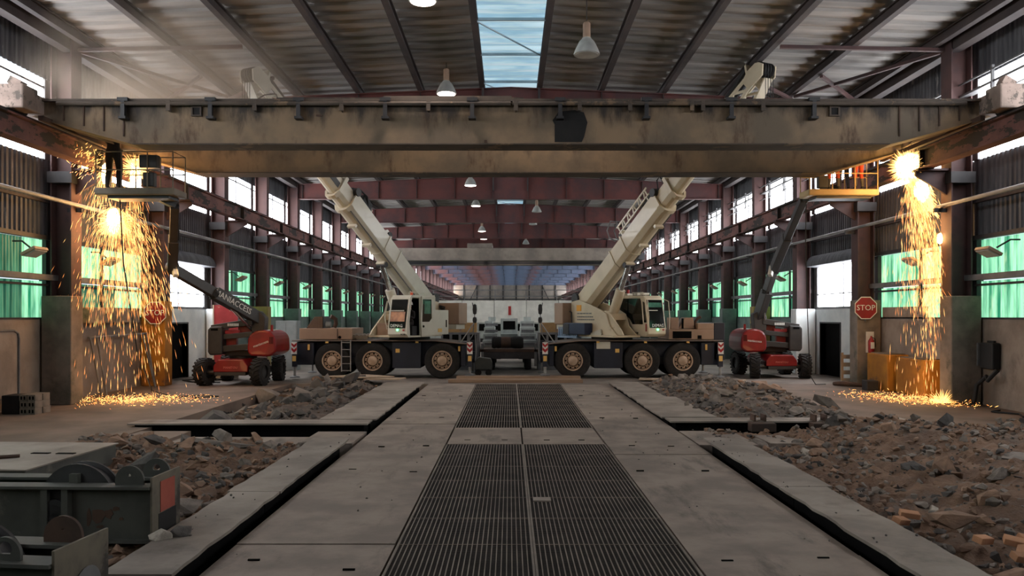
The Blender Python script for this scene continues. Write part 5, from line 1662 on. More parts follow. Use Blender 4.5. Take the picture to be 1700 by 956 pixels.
# ================================================================ people
def person(label, loc, rz, jacket, trousers, pose='stand', cap=helmet, arms=((0.25, 0.3), (0.25, 0.3)), shin=None, scale=1.0):
    """facing local -y; one continuous skinned body, coloured by region"""
    J, Eg, Rr = [], [], []
    def jv(p, r, parent=None):
        J.append(Vector(p))
        Rr.append(r if isinstance(r, tuple) else (r, r))
        if parent is not None:
            Eg.append((parent, len(J) - 1))
        return len(J) - 1
    sit = pose == 'sit'
    hz = 0.5 if sit else 0.95
    pel = jv((0, 0, hz), (0.15, 0.11))
    wst = jv((0, 0.0, hz + 0.16), (0.135, 0.1), pel)
    chst = jv((0, 0.01, hz + 0.38), (0.165, 0.115), wst)
    nb = jv((0, 0.02, hz + 0.52), (0.075, 0.075), chst)
    nk = jv((0, 0.0, hz + 0.58), 0.055, nb)
    hd1 = jv((0, -0.01, hz + 0.67), (0.078, 0.095), nk)
    hd2 = jv((0, -0.005, hz + 0.78), (0.07, 0.088), hd1)
    for s in (-1, 1):
        hip = jv((s * 0.1, 0, hz - 0.06), 0.095, pel)
        if sit:
            kn = jv((s * 0.12, -0.42, hz + 0.0), 0.07, hip)
            cf = jv((s * 0.12, -0.44, hz - 0.2), 0.06, kn)
            an = jv((s * 0.12, -0.42, 0.1), 0.045, cf)
        else:
            kn = jv((s * 0.125, -0.03, 0.5), 0.068, hip)
            cf = jv((s * 0.13, 0.0, 0.34), 0.062, kn)
            an = jv((s * 0.14, 0.02, 0.1), 0.047, cf)
        ft = jv((J[an].x, J[an].y - 0.08, 0.055), (0.045, 0.04), an)
        jv((J[an].x * 1.05, J[an].y - 0.2, 0.045), (0.042, 0.032), ft)
        sh = jv((s * 0.2, 0.01, hz + 0.45), 0.068, chst)
        fw, up = arms[0 if s < 0 else 1]
        el = jv((s * 0.26, -0.28 * fw, hz + 0.45 - 0.28 * math.sqrt(max(0, 1 - fw * fw))), 0.05, sh)
        ea = J[el]
        wr = jv((s * 0.2, ea.y - 0.25 * math.cos(up), ea.z + 0.25 * math.sin(up)), 0.034, el)
        dirf = (J[wr] - ea).normalized()
        pm = jv(J[wr] + dirf * 0.06, (0.036, 0.024), wr)
        kn_ = jv(J[wr] + dirf * 0.09, (0.038, 0.02), pm)
        for k, ln in enumerate((0.06, 0.075, 0.07, 0.055)):
            b0 = jv(J[kn_] + Vector((s * (-0.03 + 0.02 * k), 0, 0)) + dirf * 0.02, 0.009, kn_)
            b1 = jv(J[b0] + dirf * ln * 0.6 + Vector((0, 0, -0.012)), 0.009, b0)
            jv(J[b1] + dirf * ln * 0.35 + Vector((0, 0, -0.03)), 0.008, b1)
        th = jv(J[pm] + Vector((-s * 0.04, 0, 0.0)) + dirf * 0.0, 0.011, pm)
        jv(J[th] + dirf * 0.04 + Vector((-s * 0.012, 0, -0.015)), 0.009, th)
    me = bpy.data.meshes.new('person')
    me.from_pydata([tuple(p) for p in J], Eg, [])
    ob_ = bpy.data.objects.new('person', me)
    COL.objects.link(ob_)
    sk = ob_.modifiers.new('skin', 'SKIN')
    sk.use_smooth_shade = True
    for i, sv_ in enumerate(me.skin_vertices[0].data):
        sv_.radius = Rr[i]
        sv_.use_root = (i == 0)
    sb = ob_.modifiers.new('sub', 'SUBSURF')
    sb.levels = sb.render_levels = 1
    dg = bpy.context.evaluated_depsgraph_get()
    m2 = bpy.data.meshes.new_from_object(ob_.evaluated_get(dg))
    bpy.data.objects.remove(ob_)
    for m_ in (jacket, trousers, skin, boots, shin or trousers):
        m2.materials.append(m_)
    for p in m2.polygons:
        c_ = p.center
        p.use_smooth = True
        if c_.z > hz + 0.56:
            p.material_index = 2
        elif c_.z < 0.13:
            p.material_index = 3
        elif abs(c_.x) < 0.24 and c_.z < hz + 0.03 and not (abs(c_.x) > 0.17 and c_.z > hz - 0.0):
            p.material_index = 4 if c_.z < 0.4 else 1
        else:
            p.material_index = 0
    wz = [J[i] for i in range(len(J))]
    o = bpy.data.objects.new('person', m2)
    COL.objects.link(o)
    o.location = loc
    o.rotation_euler = (0, 0, rz)
    o.scale = scale if isinstance(scale, tuple) else (scale,) * 3
    tag(o, label, 'person')
    hz2 = hz + 0.75
    MB().lathe([(0.0, 0.15), (0.07, 0.135), (0.11, 0.09), (0.125, 0.03), (0.13, 0.0), (0.14, -0.005), (0.14, -0.015), (0.12, -0.015)], (0, 0.0, hz2), 'Z', 16).build('helmet', cap, o, True)
    MB().box(-0.05, 0.05, -0.18, -0.11, hz2 - 0.012, hz2).build('helmet_peak', cap, o)
    MB().add([(0, -0.125, hz2 - 0.1), (-0.016, -0.095, hz2 - 0.11), (0.016, -0.095, hz2 - 0.11), (0, -0.095, hz2 - 0.04)], [(0, 1, 2), (0, 2, 3), (0, 3, 1), (1, 3, 2)]).build('nose', skin, o)
    for s in (-1, 1):
        MB().lathe([(0.0, -0.012), (0.012, 0), (0.0, 0.012)], (s * 0.033, -0.096, hz2 - 0.045), 'Y', 8).build('eye', blackm, o)
        MB().lathe([(0.0, -0.03), (0.012, 0), (0.0, 0.03)], (s * 0.085, 0.0, hz2 - 0.07), 'Z', 8).build('ear', skin, o)
    MB().box(-0.022, 0.022, -0.1, -0.09, hz2 - 0.145, hz2 - 0.138).build('mouth', sooty, o)
    return o
person('worker in dark clothes cutting steel with a torch in the left basket', (-11.1, 21.95, 6.04), math.radians(165), workblack, workblack, arms=((0.75, 0.5), (0.7, 0.5)), cap=hosem, scale=(1.4, 1.25, 1.1))
t = thing('cutting_torch', 'long gas cutting torch held by the worker in the left basket', 'torch', (-11.0, 22.35, 7.25))
MB().cyl((-0.15, -0.1, -0.05), (0.1, 0.45, 0.1), 0.018, n=8).build('lance', greyst, t, True)
MB().cyl((-0.2, -0.15, -0.07), (-0.05, 0.0, -0.02), 0.03, n=8).build('grip', hosem, t, True)
person('worker in orange overalls at the left of the right basket', (10.32, 24.95, 6.5), math.radians(160), workor, workor, shin=workgr, arms=((0.4, 0.5), (0.5, 0.4)))
person('worker in navy trousers in the middle of the right basket', (10.72, 25.12, 6.5), math.radians(185), workgr, workbl, shin=workbl)
person('worker in orange trousers at the right of the right basket', (11.1, 24.9, 6.5), math.radians(200), workbl, workor, shin=workgr, arms=((0.8, 0.6), (0.7, 0.4)))
_p = Matrix.Translation((-4.16, 32.55, 0)) @ atL(1.32, 0.95, 1.78)
person('crane operator in white helmet sitting in the left crane cab doorway', tuple(_p), math.atan2(-0.8827, -0.47) + PI / 2, workblack, workblack, pose='sit', scale=0.95)
# ================================================================ smaller things of the hall
def stop_sign(label, loc, r=0.43):
    t = thing('stop_sign', label, 'stop sign', loc, 0, 'stop signs')
    def octa(q):
        return [(q * math.cos(PI / 8 + PI / 4 * i), q * math.sin(PI / 8 + PI / 4 * i)) for i in range(8)]
    MB().prism(octa(r), 0.0, 0.012).build('plate', signred, t)
    MB().ring_prism(octa(r), octa(r * 0.93), -0.004, 0.006).build('border', signwhite, t)
    text('lettering', 'STOP', 0.28, signwhite, t, (0, -0.006, 0), (PI / 2, 0, 0), extrude=0.003)
    MB().box(-0.03, 0.03, 0.012, 0.06, -0.5, 0.3).build('bracket', greyst, t)
    return t
stop_sign('dusty red stop sign on the yellow column plinth at the left', (XC - 12.72, 27.98, 2.62))
stop_sign('clean red stop sign on the concrete column plinth at the right', (XC + 12.68, 27.98, 2.8))

t = thing('fire_extinguisher', 'red fire extinguisher with white label below the right stop sign', 'extinguisher', (XC + 12.85, 27.93, 1.2))
MB().lathe([(0.0, 0), (0.09, 0), (0.1, 0.03), (0.1, 0.42), (0.06, 0.5), (0.03, 0.54), (0.03, 0.6), (0.0, 0.6)], (0, 0, 0), 'Z', 16).build('cylinder', signred, t, True)
MB().box(-0.06, 0.06, -0.115, -0.09, 0.15, 0.38).build('label_plate', signwhite, t)
MB().tube([(0.03, 0, 0.55), (0.13, -0.02, 0.5), (0.14, -0.03, 0.2)], 0.015, 6).build('hose', hosem, t, True)
MB().box(-0.14, 0.14, 0.09, 0.12, 0.0, 0.75).build('back_board', whitep, t)

for i, (x0, x1, y0, y1, h, lab) in enumerate(((12.5, 13.24, 26.0, 27.5, 1.22, 'yellow painted concrete block against the right wall beside the stop sign column'),
                                       (12.62, 13.24, 23.9, 25.7, 1.16, 'yellow painted concrete block against the right wall behind the falling sparks'))):
    t = thing('concrete_block', lab, 'block', (0, 0, 0), 0, 'yellow blocks on the right')
    MB().prism([(y0, 0), (y1, 0), (y1, h), (y0 + 0.05, h)], XC + x0, XC + x1, 'X').build('block', plinth_y, t, bevel=0.04)
    MB().box(XC + x0 + 0.1, XC + x1 - 0.1, y0 + 0.1, y1 - 0.1, h - 0.02, h + 0.03).build('capping', plinthm, t)
o = MB().box(XC + 11.95, XC + 12.35, 26.3, 26.7, 0.0, 0.34).build('junction_box', darkst, bevel=0.03)
tag(o, 'dark metal box on the floor before the yellow block', 'box')
t = thing('wooden_pallet', 'pale wooden pallet leaning upright beside the right stop sign column', 'pallet', (XC + 12.62, 29.2, 0))
for k in range(4):
    MB().box(-0.3, 0.3, -0.05, -0.03, 0.05 + 0.29 * k, 0.2 + 0.29 * k).build('board', ply, t)
for x in (-0.27, 0.27):
    MB().box(x - 0.04, x + 0.04, -0.03, 0.05, 0, 1.15).build('runner', ply, t)
o = MB().tube([(11.7, 28.3, 0.07), (11.95, 28.0, 0.1), (12.2, 27.75, 0.09), (12.5, 27.7, 0.06)], [0.06, 0.1, 0.08, 0.05], 8).build('tarpaulin_scrap', sooty, smooth=True)
tag(o, 'crumpled dark tarpaulin scrap at the foot of the right column', 'tarpaulin')
t = thing('control_box', 'black electric control box on the right wall near the sparks', 'control box', (XC + 13.28, 21.55, 1.05))
MB().box(-0.22, 0, -0.3, 0.3, 0, 0.72).build('housing', hosem, t, bevel=0.03)
MB().box(-0.1, -0.04, -0.15, 0.15, 0.72, 0.78).build('cable_gland', hosem, t)
t = thing('control_box', 'grey switch box beside the black control box on the right wall', 'control box', (XC + 13.28, 22.25, 1.1))
MB().box(-0.18, 0, -0.22, 0.22, 0, 0.66).build('housing', greyst, t, bevel=0.03)
MB().box(-0.2, -0.18, -0.08, 0.08, 0.25, 0.45).build('switch_plate', whitep, t)
MB().cyl((-0.05, 0.1, 0.66), (-0.05, 0.1, 1.45), 0.03, n=8).build('conduit', greyst, t, True)
o = MB().tube([(13.15, 21.1, 1.05), (13.0, 21.3, 0.75), (13.1, 21.5, 0.85), (12.95, 21.7, 0.6), (12.9, 21.75, 0.1), (12.75, 21.6, 0.06)], 0.06, 8).build('cable_bundle', hosem, smooth=True)
tag(o, 'black cable bundle hanging below the right control boxes', 'cable')
MB().box(XC + 13.28, XC + 13.42, 25.2, 28.0, 2.44, 2.82).build('concrete_panel', wallcon, bpy.data.objects['wall_right'])
# left wall furniture
t = thing('steel_door_panel', 'framed steel panel with rounded corner on the left wall at the picture edge', 'panel', (XC - 13.28, 0, 0))
MB().box(0.0, 0.04, 17.0, 21.0, 0.1, 2.1).build('panel', wallcon, t)
MB().tube([(0.06, 17.0, 2.12), (0.06, 20.8, 2.12), (0.06, 20.98, 2.05), (0.06, 21.02, 1.9), (0.06, 21.02, 0.05)], 0.03, 8).build('frame_tube', greyst, t, True)
MB().tube([(0.06, 17.0, 0.35), (0.06, 21.0, 0.35)], 0.02, 6).build('frame_bar', greyst, t, True)
o = MB().box(XC - 13.25, XC - 12.92, 24.0, 27.3, 2.28, 2.78).build('wall_duct', plinthm, bevel=0.03)
tag(o, 'brown concrete duct box on the left wall below the green window', 'duct')
t = thing('steel_trestle', 'tall tubular steel trestle leaning along the left wall behind the sparks', 'trestle', (0, 0, 0))
MB().tube([(-12.75, 23.7, 1.85), (-12.75, 27.5, 1.9)], 0.035, 8).build('top_bar', greyst, t, True)
for y, dx in ((23.8, 0.25), (24.2, 0.2), (27.2, 0.35), (27.45, 0.25)):
    MB().tube([(-12.75, y, 1.86), (-12.75 + dx, y + 0.2, 0.02)], 0.03, 8).build('leg', greyst, t, True)
r7 = random.Random(8)
for i in range(12):
    lay, col_ = divmod(i, 4)
    t = thing('hollow_brick', '%s %s hollow brick in the %s layer of the stack at the left wall' % ('rear' if col_ // 2 else 'front', 'right' if col_ % 2 else 'left', ['bottom', 'middle', 'top'][lay]), 'brick', (-12.35 + 0.2 * (col_ % 2) + r7.uniform(-0.01, 0.01), 20.05 + 0.34 * (col_ // 2), 0.17 * lay), r7.uniform(-0.04, 0.04), 'hollow bricks stacked at the left wall')
    MB().box(-0.095, 0.095, -0.16, 0.16, 0, 0.165).build('body', plinthm, t)
    for k in (-0.04, 0.04):
        MB().box(k - 0.022, k + 0.022, -0.163, -0.15, 0.04, 0.125).build('hole', blackm, t)
o = MB().box(-12.95, -12.5, 19.95, 20.5, 0.0, 0.48).build('metal_box', burnt, bevel=0.02)
tag(o, 'sooty dark metal box beside the hollow bricks', 'box')
t = thing('shutter_hood', 'curved grey shutter hood above the white window on the left wall', 'shutter hood', (0, 0, 0))
for sg, nm in ((-1, 'left'), (1, 'right')):
    if sg > 0:
        t = thing('shutter_hood', 'curved grey shutter hood above the white window on the right wall', 'shutter hood', (0, 0, 0))
    pr = [(XC + sg * 13.35, 4.62)] + [(XC + sg * (13.35 - 0.45 * math.sin(PI * i / 16)), 5.1 - 0.45 + 0.5 * math.cos(PI * i / 16) ) for i in range(9)]
    MB().prism(pr, 29.0, 34.3).build('hood', cladm, t, smooth=False)
    MB().box(XC + sg * 13.1 - 0.2, XC + sg * 13.1 + 0.2, 28.95, 29.0, 4.6, 5.15).build('end_plate', greyst, t)
t = thing('red_panel', 'faded red and cream painted panel standing behind the left boom lift', 'panel', (-11.3, 31.2, 0), math.radians(12))
MB().box(-0.45, 0.45, -0.03, 0.03, 0.15, 2.95).build('board', pinkred, t)
MB().box(-0.5, -0.45, -0.05, 0.3, 0, 2.95).build('frame_side', cream2, t)
MB().box(-0.45, 0.45, 0.03, 0.3, 0, 0.15).build('frame_foot', cream2, t)
t = thing('grey_cabinet', 'tall worn pale grey cabinet behind the left boom lift', 'cabinet', (-10.35, 36.6, 0))
MB().box(-0.5, 0.5, -0.3, 0.3, 0, 2.3).build('body', cabgrey, t, bevel=0.02)
MB().box(-0.46, -0.02, -0.32, -0.3, 0.1, 2.2).build('door', cabgrey, t)
MB().box(0.02, 0.46, -0.32, -0.3, 0.1, 2.2).build('door', cabgrey, t)
for x in (-0.08, 0.08):
    MB().box(x - 0.015, x + 0.015, -0.35, -0.32, 1.0, 1.2).build('handle', darkst, t)

# ---- timbers, plywood sheets, hoses on the floor
for i, (x0, x1, y0, y1, z0, z1, a, lab) in enumerate(((-2.3, 2.75, 29.35, 29.75, 0, 0.13, 0, 'front timber plank lying across the end of the grating'),
                                            (-2.1, 2.8, 30.9, 31.4, 0, 0.14, 0, 'rear timber plank under the inner outrigger feet'))):
    o = MB().box(x0, x1, y0, y1, z0, z1).build('timber_plank', timber, bevel=0.012)
    tag(o, lab, 'plank', 'timber planks')
for i, (pts, z, lab) in enumerate((([(-7.0, 29.2), (-5.4, 28.55), (-4.3, 29.2), (-5.6, 30.1)], 0.24, 'plywood sheet lying skewed at the back of the far left pit'),
                                   ([(-5.3, 28.4), (-4.0, 28.5), (-3.85, 29.1), (-5.0, 29.2)], 0.19, 'small plywood sheet half under the skewed plywood sheet'),
                                   ([(4.95, 30.0), (8.8, 29.3), (9.0, 29.8), (5.1, 30.7)], 0.06, 'long wooden board in front of the right mobile crane wheels'))):
    o = MB().prism(pts, z, z + 0.035, 'Z').build('plywood_sheet', ply)
    tag(o, lab, 'board')
for pts, lab, r in (([(-10.95, 22.0, 5.85), (-10.9, 22.1, 4.0), (-10.75, 22.6, 1.5), (-10.6, 23.2, 0.3), (-10.3, 24.0, 0.03), (-9.6, 24.6, 0.03), (-9.0, 24.2, 0.03), (-9.6, 23.7, 0.03)], 'black gas hose hanging from the left basket to the floor', 0.018),
                    ([(9.62, 25.4, 6.2), (9.9, 26.2, 5.0), (10.35, 27.2, 2.5), (10.7, 27.9, 0.4), (11.1, 28.4, 0.03), (11.5, 28.5, 0.03)], 'thin hose hanging from the right basket to the floor', 0.016),
                    ([(-11.6, 29.8, 0.04), (-11.0, 30.6, 0.04), (-11.8, 31.0, 0.04), (-12.6, 30.2, 0.04), (-11.9, 29.4, 0.04), (-10.8, 29.2, 0.04)], 'black hose coiled on the floor behind the left stop sign column', 0.03),
                    ([(12.6, 19.2, 0.03), (12.9, 19.8, 0.03), (12.5, 20.3, 0.03), (12.9, 20.6, 0.03)], 'short dark hose on the floor at the right edge', 0.025)):
    o = MB().tube(pts, r, 6).build('hose', hosem, smooth=True)
    tag(o, lab, 'hose')

# ---- flatbed trailer and what stands on it, far machines
t = thing('flatbed_trailer', 'dark flatbed trailer seen end on between the two mobile cranes', 'trailer', (0, 34.6, 0))
MB().box(-1.32, 1.27, 0, 10, 0.92, 1.05).build('deck', sooty, t, bevel=0.01)
MB().box(-1.2, 1.15, 0.02, 0.12, 0.62, 0.92).build('tail_beam', darkst, t)
MB().box(-0.6, -0.4, 0.1, 9.8, 0.6, 0.92).build('long_beam', darkst, t)
MB().box(0.4, 0.6, 0.1, 9.8, 0.6, 0.92).build('long_beam', darkst, t)
for y in (2.0, 3.4, 7.6):
    for x in (-1.0, 0.7):
        MB().lathe([(0.2, 0), (0.42, 0.0), (0.46, 0.06), (0.46, 0.24), (0.42, 0.3), (0.2, 0.3)], (x, y, 0.46), 'X', 18).build('wheel', rubber, t, True)
for x in (-1.2, 1.15):
    MB().box(x - 0.06, x + 0.06, 0.0, 0.1, 0.3, 1.3).build('stake', greyst, t)
t = thing('pipe_roll', 'black sooty roll of hose lying across the trailer deck', 'roll', (-0.1, 35.3, 1.05))
MB().lathe([(0.12, -0.68), (0.24, -0.7), (0.28, -0.6), (0.25, -0.5), (0.27, -0.4), (0.25, -0.3), (0.25, 0.2), (0.28, 0.35), (0.28, 0.6), (0.24, 0.72), (0.12, 0.7)], (0, 0, 0.275), 'X', 22).build('roll', burnt, t, True)
MB().lathe([(0.255, -0.28), (0.262, -0.1), (0.258, 0.15)], (0, 0, 0.275), 'X', 22).build('brown_wrap', sooty, t, True)
for sg, nm in ((-1, 'left'), (1, 'right')):
    t = thing('machine_casting', 'pale grey stepped machine casting on the %s of the trailer' % nm, 'machine part', (sg * 0.88, 38.5, 1.05), 0, 'castings on the trailer')
    for k in range(4):
        MB().box(-0.4 + 0.02 * k, 0.4 - 0.12 * k if sg < 0 else 0.4 - 0.02 * k, -1.6 + 0.55 * k, 1.8, 0.3 * k, 0.3 * k + 0.32).build('step', machg, t, bevel=0.03)
        MB().box(-0.3, 0.3, -1.62 + 0.55 * k, -1.58 + 0.55 * k, 0.3 * k + 0.08, 0.3 * k + 0.2).build('slot', greyst, t)
    MB().cyl((0, 0.6, 1.2), (0, 0.6, 1.42), 0.18, n=14).build('boss', machg, t, True)
t = thing('machine_hatch', 'grey machine front with black square hatch at the middle of the trailer', 'machine part', (-0.02, 41.5, 1.05))
MB().box(-0.45, 0.45, 0, 1.5, 0, 1.35).build('body', machg, t, bevel=0.03)
MB().box(-0.32, 0.32, -0.02, 0.0, 0.75, 1.2).build('hatch', blackm, t)
MB().box(-0.45, 0.45, -0.9, 0, 0, 0.55).build('foot', machg, t, bevel=0.03)
t = thing('compressor', 'small grey green compressor between the cranes before the trailer', 'compressor', (-1.1, 33.2, 0))
MB().prism([(-0.36, 0.25), (-0.36, 0.62), (-0.2, 0.78), (0.3, 0.72), (0.36, 0.55), (0.36, 0.25)], -0.3, 0.3).build('hood', bogiem, t, bevel=0.03)
for x in (-0.22, 0.22):
    MB().cyl((x, -0.34, 0.14), (x, -0.26, 0.14), 0.14, n=14).build('wheel', rubber, t, True)
MB().box(-0.36, 0.36, -0.25, 0.25, 0.2, 0.26).build('frame', darkst, t)
t = thing('white_wagon', 'long white panelled wagon standing across the far hall', 'wagon', (0, 62, 0))
for k in range(5):
    MB().box(-6.3 + 2.55 * k, -3.78 + 2.55 * k, 0, 3.0, 2.0, 3.75).build('wall_panel', whitep, t, bevel=0.02)
for k in range(10):
    MB().box(-6.2 + 1.26 * k, -5.3 + 1.26 * k, -0.02, 0.02, 1.35, 1.9).build('window', blackm, t)
MB().box(-6.3, 6.45, 0.02, 3.0, 0.75, 2.0).build('lower_body', machg, t)
MB().box(-0.1, 0.12, -0.05, 0.0, 2.6, 3.3).build('red_stripe', signred, t)
MB().box(-6.3, 6.45, 0.3, 2.7, 0.45, 0.75).build('underframe', darkst, t)
for x in (-5, -4, 4, 5):
    MB().cyl((x, 0.2, 0.45), (x, 0.35, 0.45), 0.45, n=18).build('wheel', darkst, t, True)
    MB().cyl((x, 2.65, 0.45), (x, 2.8, 0.45), 0.45, n=18).build('wheel', darkst, t, True)
for z in (4.1, 4.6):
    MB().box(-6.3, 6.45, 1.4, 1.5, z, z + 0.06).build('roof_rail', greyst, t)
for k in range(6):
    MB().box(-6.2 + 2.5 * k, -6.14 + 2.5 * k, 1.4, 1.5, 3.75, 4.65).build('roof_post', greyst, t)
for i, (x, lab) in enumerate(((-2.3, 'brown cardboard box behind the left crane'), (2.2, 'brown cardboard box behind the right crane'))):
    t = thing('cardboard_crate', lab, 'box', (x, 37.0, 0), 0, 'cardboard crates behind the cranes')
    MB().box(-0.75, 0.75, -0.4, 0.4, 1.75, 2.2).build('box', cardb, t, bevel=0.01)
    MB().box(-0.05, 0.05, -0.405, 0.405, 1.76, 2.205).build('tape', timber, t)
    MB().box(-0.9, 0.9, -0.5, 0.5, 0.0, 1.75).build('stillage', greyst, t, bevel=0.02)
    for k in range(4):
        MB().box(-0.8 + 0.42 * k, -0.5 + 0.42 * k, -0.51, -0.49, 1.2, 1.65).build('stillage_opening', blackm, t)

# ================================================================ sparks, flames, smoke
def streak(mb, p, d, ln, w):
    d = d.normalized()
    u = Vector((0, 0, 1)) if abs(d.z) < 0.9 else Vector((1, 0, 0))
    a = d.cross(u).normalized() * w
    b = d.cross(a).normalized() * w
    q = p + d * ln
    mb.add([p, p + d * ln * 0.6 + a, p + d * ln * 0.6 - a * 0.5 + b * 0.87, p + d * ln * 0.6 - a * 0.5 - b * 0.87, q],
           [(0, 1, 2), (0, 2, 3), (0, 3, 1), (4, 2, 1), (4, 3, 2), (4, 1, 3)])
def shower(src, vmean, vsd, n, mbs, rnd, zfloor=0.0, tmax=1.35, grow=1.0, xlim=None, low=0.72):
    for i in range(n):
        v = Vector((rnd.gauss(vmean[0], vsd[0]), rnd.gauss(vmean[1], vsd[1]), rnd.gauss(vmean[2], vsd[2])))
        t = rnd.uniform(0.03, 1.0) ** 0.8 * tmax
        p = Vector(src) + v * t + Vector((0, 0, -4.2)) * t * t
        if p.z < zfloor + 0.02:
            continue
        vel = v + Vector((0, 0, -8.4)) * t
        if xlim and not (xlim[0] < p.x < xlim[1]):
            continue
        hot = rnd.random() < 0.45
        if abs(p.x) > 13.15 or (abs(p.x) > 12.25 and 21.95 < p.y < 22.8 and p.z < 3.1):
            continue
        if p.z < 2.7 and rnd.random() < low:
            continue
        streak(mbs[0 if hot else 1], p, vel, rnd.uniform(0.12, 0.36) * grow, rnd.uniform(0.004, 0.0075))
def ground(cx_, cy_, sx_, sy_, n, mbs, rnd):
    for i in range(n):
        p = Vector((rnd.gauss(cx_, sx_), rnd.gauss(cy_, sy_), abs(rnd.gauss(0, 0.05)) + 0.015))
        d = Vector((rnd.gauss(0, 1), rnd.gauss(0, 1), abs(rnd.gauss(0, 0.6))))
        if abs(p.x) > 13.1 or (abs(p.x) > 12.3 and 21.95 < p.y < 22.8):
            continue
        streak(mbs[0 if rnd.random() < 0.5 else 1], p, d, rnd.uniform(0.03, 0.12), rnd.uniform(0.005, 0.01))
def burst(mb, c, r, n, rnd, d0=None, w=0.009):
    for i in range(n):
        d = Vector((rnd.gauss(0, 1), rnd.gauss(0, 1), rnd.gauss(0, 1))).normalized()
        if d0 is not None:
            d = (d + Vector(d0) * rnd.uniform(0.3, 1.6)).normalized()
        streak(mb, Vector(c) + d * r * 0.1, d, r * rnd.uniform(0.45, 1.0), w * rnd.uniform(0.6, 1.4))
def blob(c, rad, rnd, squash=(1, 1, 1)):
    bm = bmesh.new()
    bmesh.ops.create_icosphere(bm, subdivisions=3, radius=1.0)
    for v in bm.verts:
        k = 1 + 0.25 * mnoise.noise(v.co * 2.3 + Vector(c)) + rnd.uniform(-0.06, 0.06)
        v.co = Vector((v.co.x * rad * squash[0] * k, v.co.y * rad * squash[1] * k, v.co.z * rad * squash[2] * k)) + Vector(c)
    mb = MB().add([v.co.copy() for v in bm.verts], [tuple(x.index for x in f.verts) for f in bm.faces])
    bm.free()
    return mb
def cutting_light(name, parent, loc, energy, size=0.35):
    L = bpy.data.lights.new(name, 'POINT')
    L.energy = energy
    L.color = (1.0, 0.52, 0.2)
    L.shadow_soft_size = size
    o = bpy.data.objects.new(name, L)
    COL.objects.link(o)
    o.parent = parent
    o.location = loc

# left: cutting behind the worker, the jet strikes the bracket below and falls
rn = random.Random(31)
t = thing('cutting_fire', 'white hot cutting fire and falling sparks on the left', 'sparks', (0, 0, 0))
h, c_ = MB(), MB()
shower((-10.9, 22.55, 6.5), (0.15, 0.1, -0.8), (0.55, 0.3, 0.6), 700, (h, c_), rn, tmax=1.15)
shower((-11.35, 22.5, 5.7), (-0.5, 0.1, -0.8), (0.75, 0.4, 0.7), 1300, (h, c_), rn, tmax=0.95)
shower((-11.2, 22.5, 5.6), (0.75, 0.1, -0.9), (0.75, 0.4, 0.6), 1500, (h, c_), rn, tmax=0.95)
shower((-11.6, 22.6, 6.8), (-0.6, 0.0, -0.5), (0.5, 0.4, 0.5), 260, (h, c_), rn, tmax=0.6)
burst(h, (-10.75, 22.5, 6.75), 0.45, 320, rn)
burst(h, (-11.35, 22.5, 5.25), 0.55, 420, rn, (0.1, 0, -0.9))
for i in range(260):      # sparks sheltering along the runway edge
    p = Vector((rn.gauss(-11.75, 0.2), rn.uniform(21.3, 23.0), rn.gauss(6.9, 0.22)))
    streak(h if rn.random() < 0.6 else c_, p, Vector((rn.gauss(-0.6, 0.4), rn.gauss(0, 0.3), rn.gauss(-0.6, 0.4))), rn.uniform(0.05, 0.18), 0.01)
ground(-10.7, 23.0, 1.0, 0.7, 620, (h, c_), rn)
ground(-11.3, 23.0, 0.6, 0.45, 260, (h, c_), rn)
o = h.build('hot_sparks', sparkh, t)
o['kind'] = 'stuff'
o = c_.build('cooling_sparks', sparkm, t)
o['kind'] = 'stuff'
blob((-10.8, 22.62, 6.55), 0.17, rn, (0.85, 0.8, 2.6)).build('flame', flamem, t)
blob((-11.62, 22.5, 6.6), 0.13, rn, (0.7, 0.8, 2.2)).build('flame', flamem, t)
blob((-11.38, 22.5, 5.25), 0.2, rn, (0.9, 0.8, 1.8)).build('flame', flamem, t)
cutting_light('fire_light', t, (-11.0, 23.2, 6.35), 190)
cutting_light('fire_light', t, (-11.5, 23.3, 5.0), 190)
cutting_light('fire_light', t, (-10.9, 22.9, 0.5), 35, 0.5)

# right: cutting the end of the rear girder, the jet strikes the column
t = thing('cutting_fire', 'white hot cutting fire and spark stream on the right', 'sparks', (0, 0, 0))
h, c_ = MB(), MB()
S = Vector((11.75, 23.05, 6.9))
burst(h, S, 0.58, 1100, rn)
D = Vector((13.0, 23.0, 4.9))
for i in range(420):      # the jet from the cut down to the column
    k = rn.random()
    p = S.lerp(Vector((12.35, 23.0, 5.75)), k) + Vector((rn.gauss(0, 0.1), rn.gauss(0, 0.1), rn.gauss(0, 0.1)))
    streak(h, p, Vector((0.55, 0, -1)) + Vector((rn.gauss(0, 0.2), rn.gauss(0, 0.2), rn.gauss(0, 0.2))), rn.uniform(0.15, 0.4), 0.012)
shower(S, (0.85, -0.1, -1.4), (0.32, 0.2, 0.8), 2000, (h, c_), rn, tmax=0.95, low=0.6)
shower(S + Vector((0, 0, -0.3)), (0.2, -0.1, -0.6), (0.4, 0.25, 0.5), 900, (h, c_), rn, tmax=1.2)
shower((12.35, 22.7, 5.0), (0.0, 0.0, -1.0), (0.22, 0.2, 0.7), 520, (h, c_), rn, tmax=0.95)
shower((12.2, 22.4, 3.4), (-0.4, -0.2, 0.0), (0.5, 0.3, 0.4), 220, (h, c_), rn, tmax=0.9)
ground(12.0, 23.2, 0.75, 0.75, 720, (h, c_), rn)
ground(12.6, 22.0, 0.5, 0.4, 220, (h, c_), rn)
ground(11.2, 24.6, 0.6, 0.4, 110, (h, c_), rn)
for i in range(120):
    a = rn.uniform(0, PI)
    streak(h, Vector((12.2, 22.1, 0.05)), Vector((math.cos(a), rn.gauss(0, 0.3), abs(math.sin(a)) * 0.8)), rn.uniform(0.15, 0.45), 0.006)
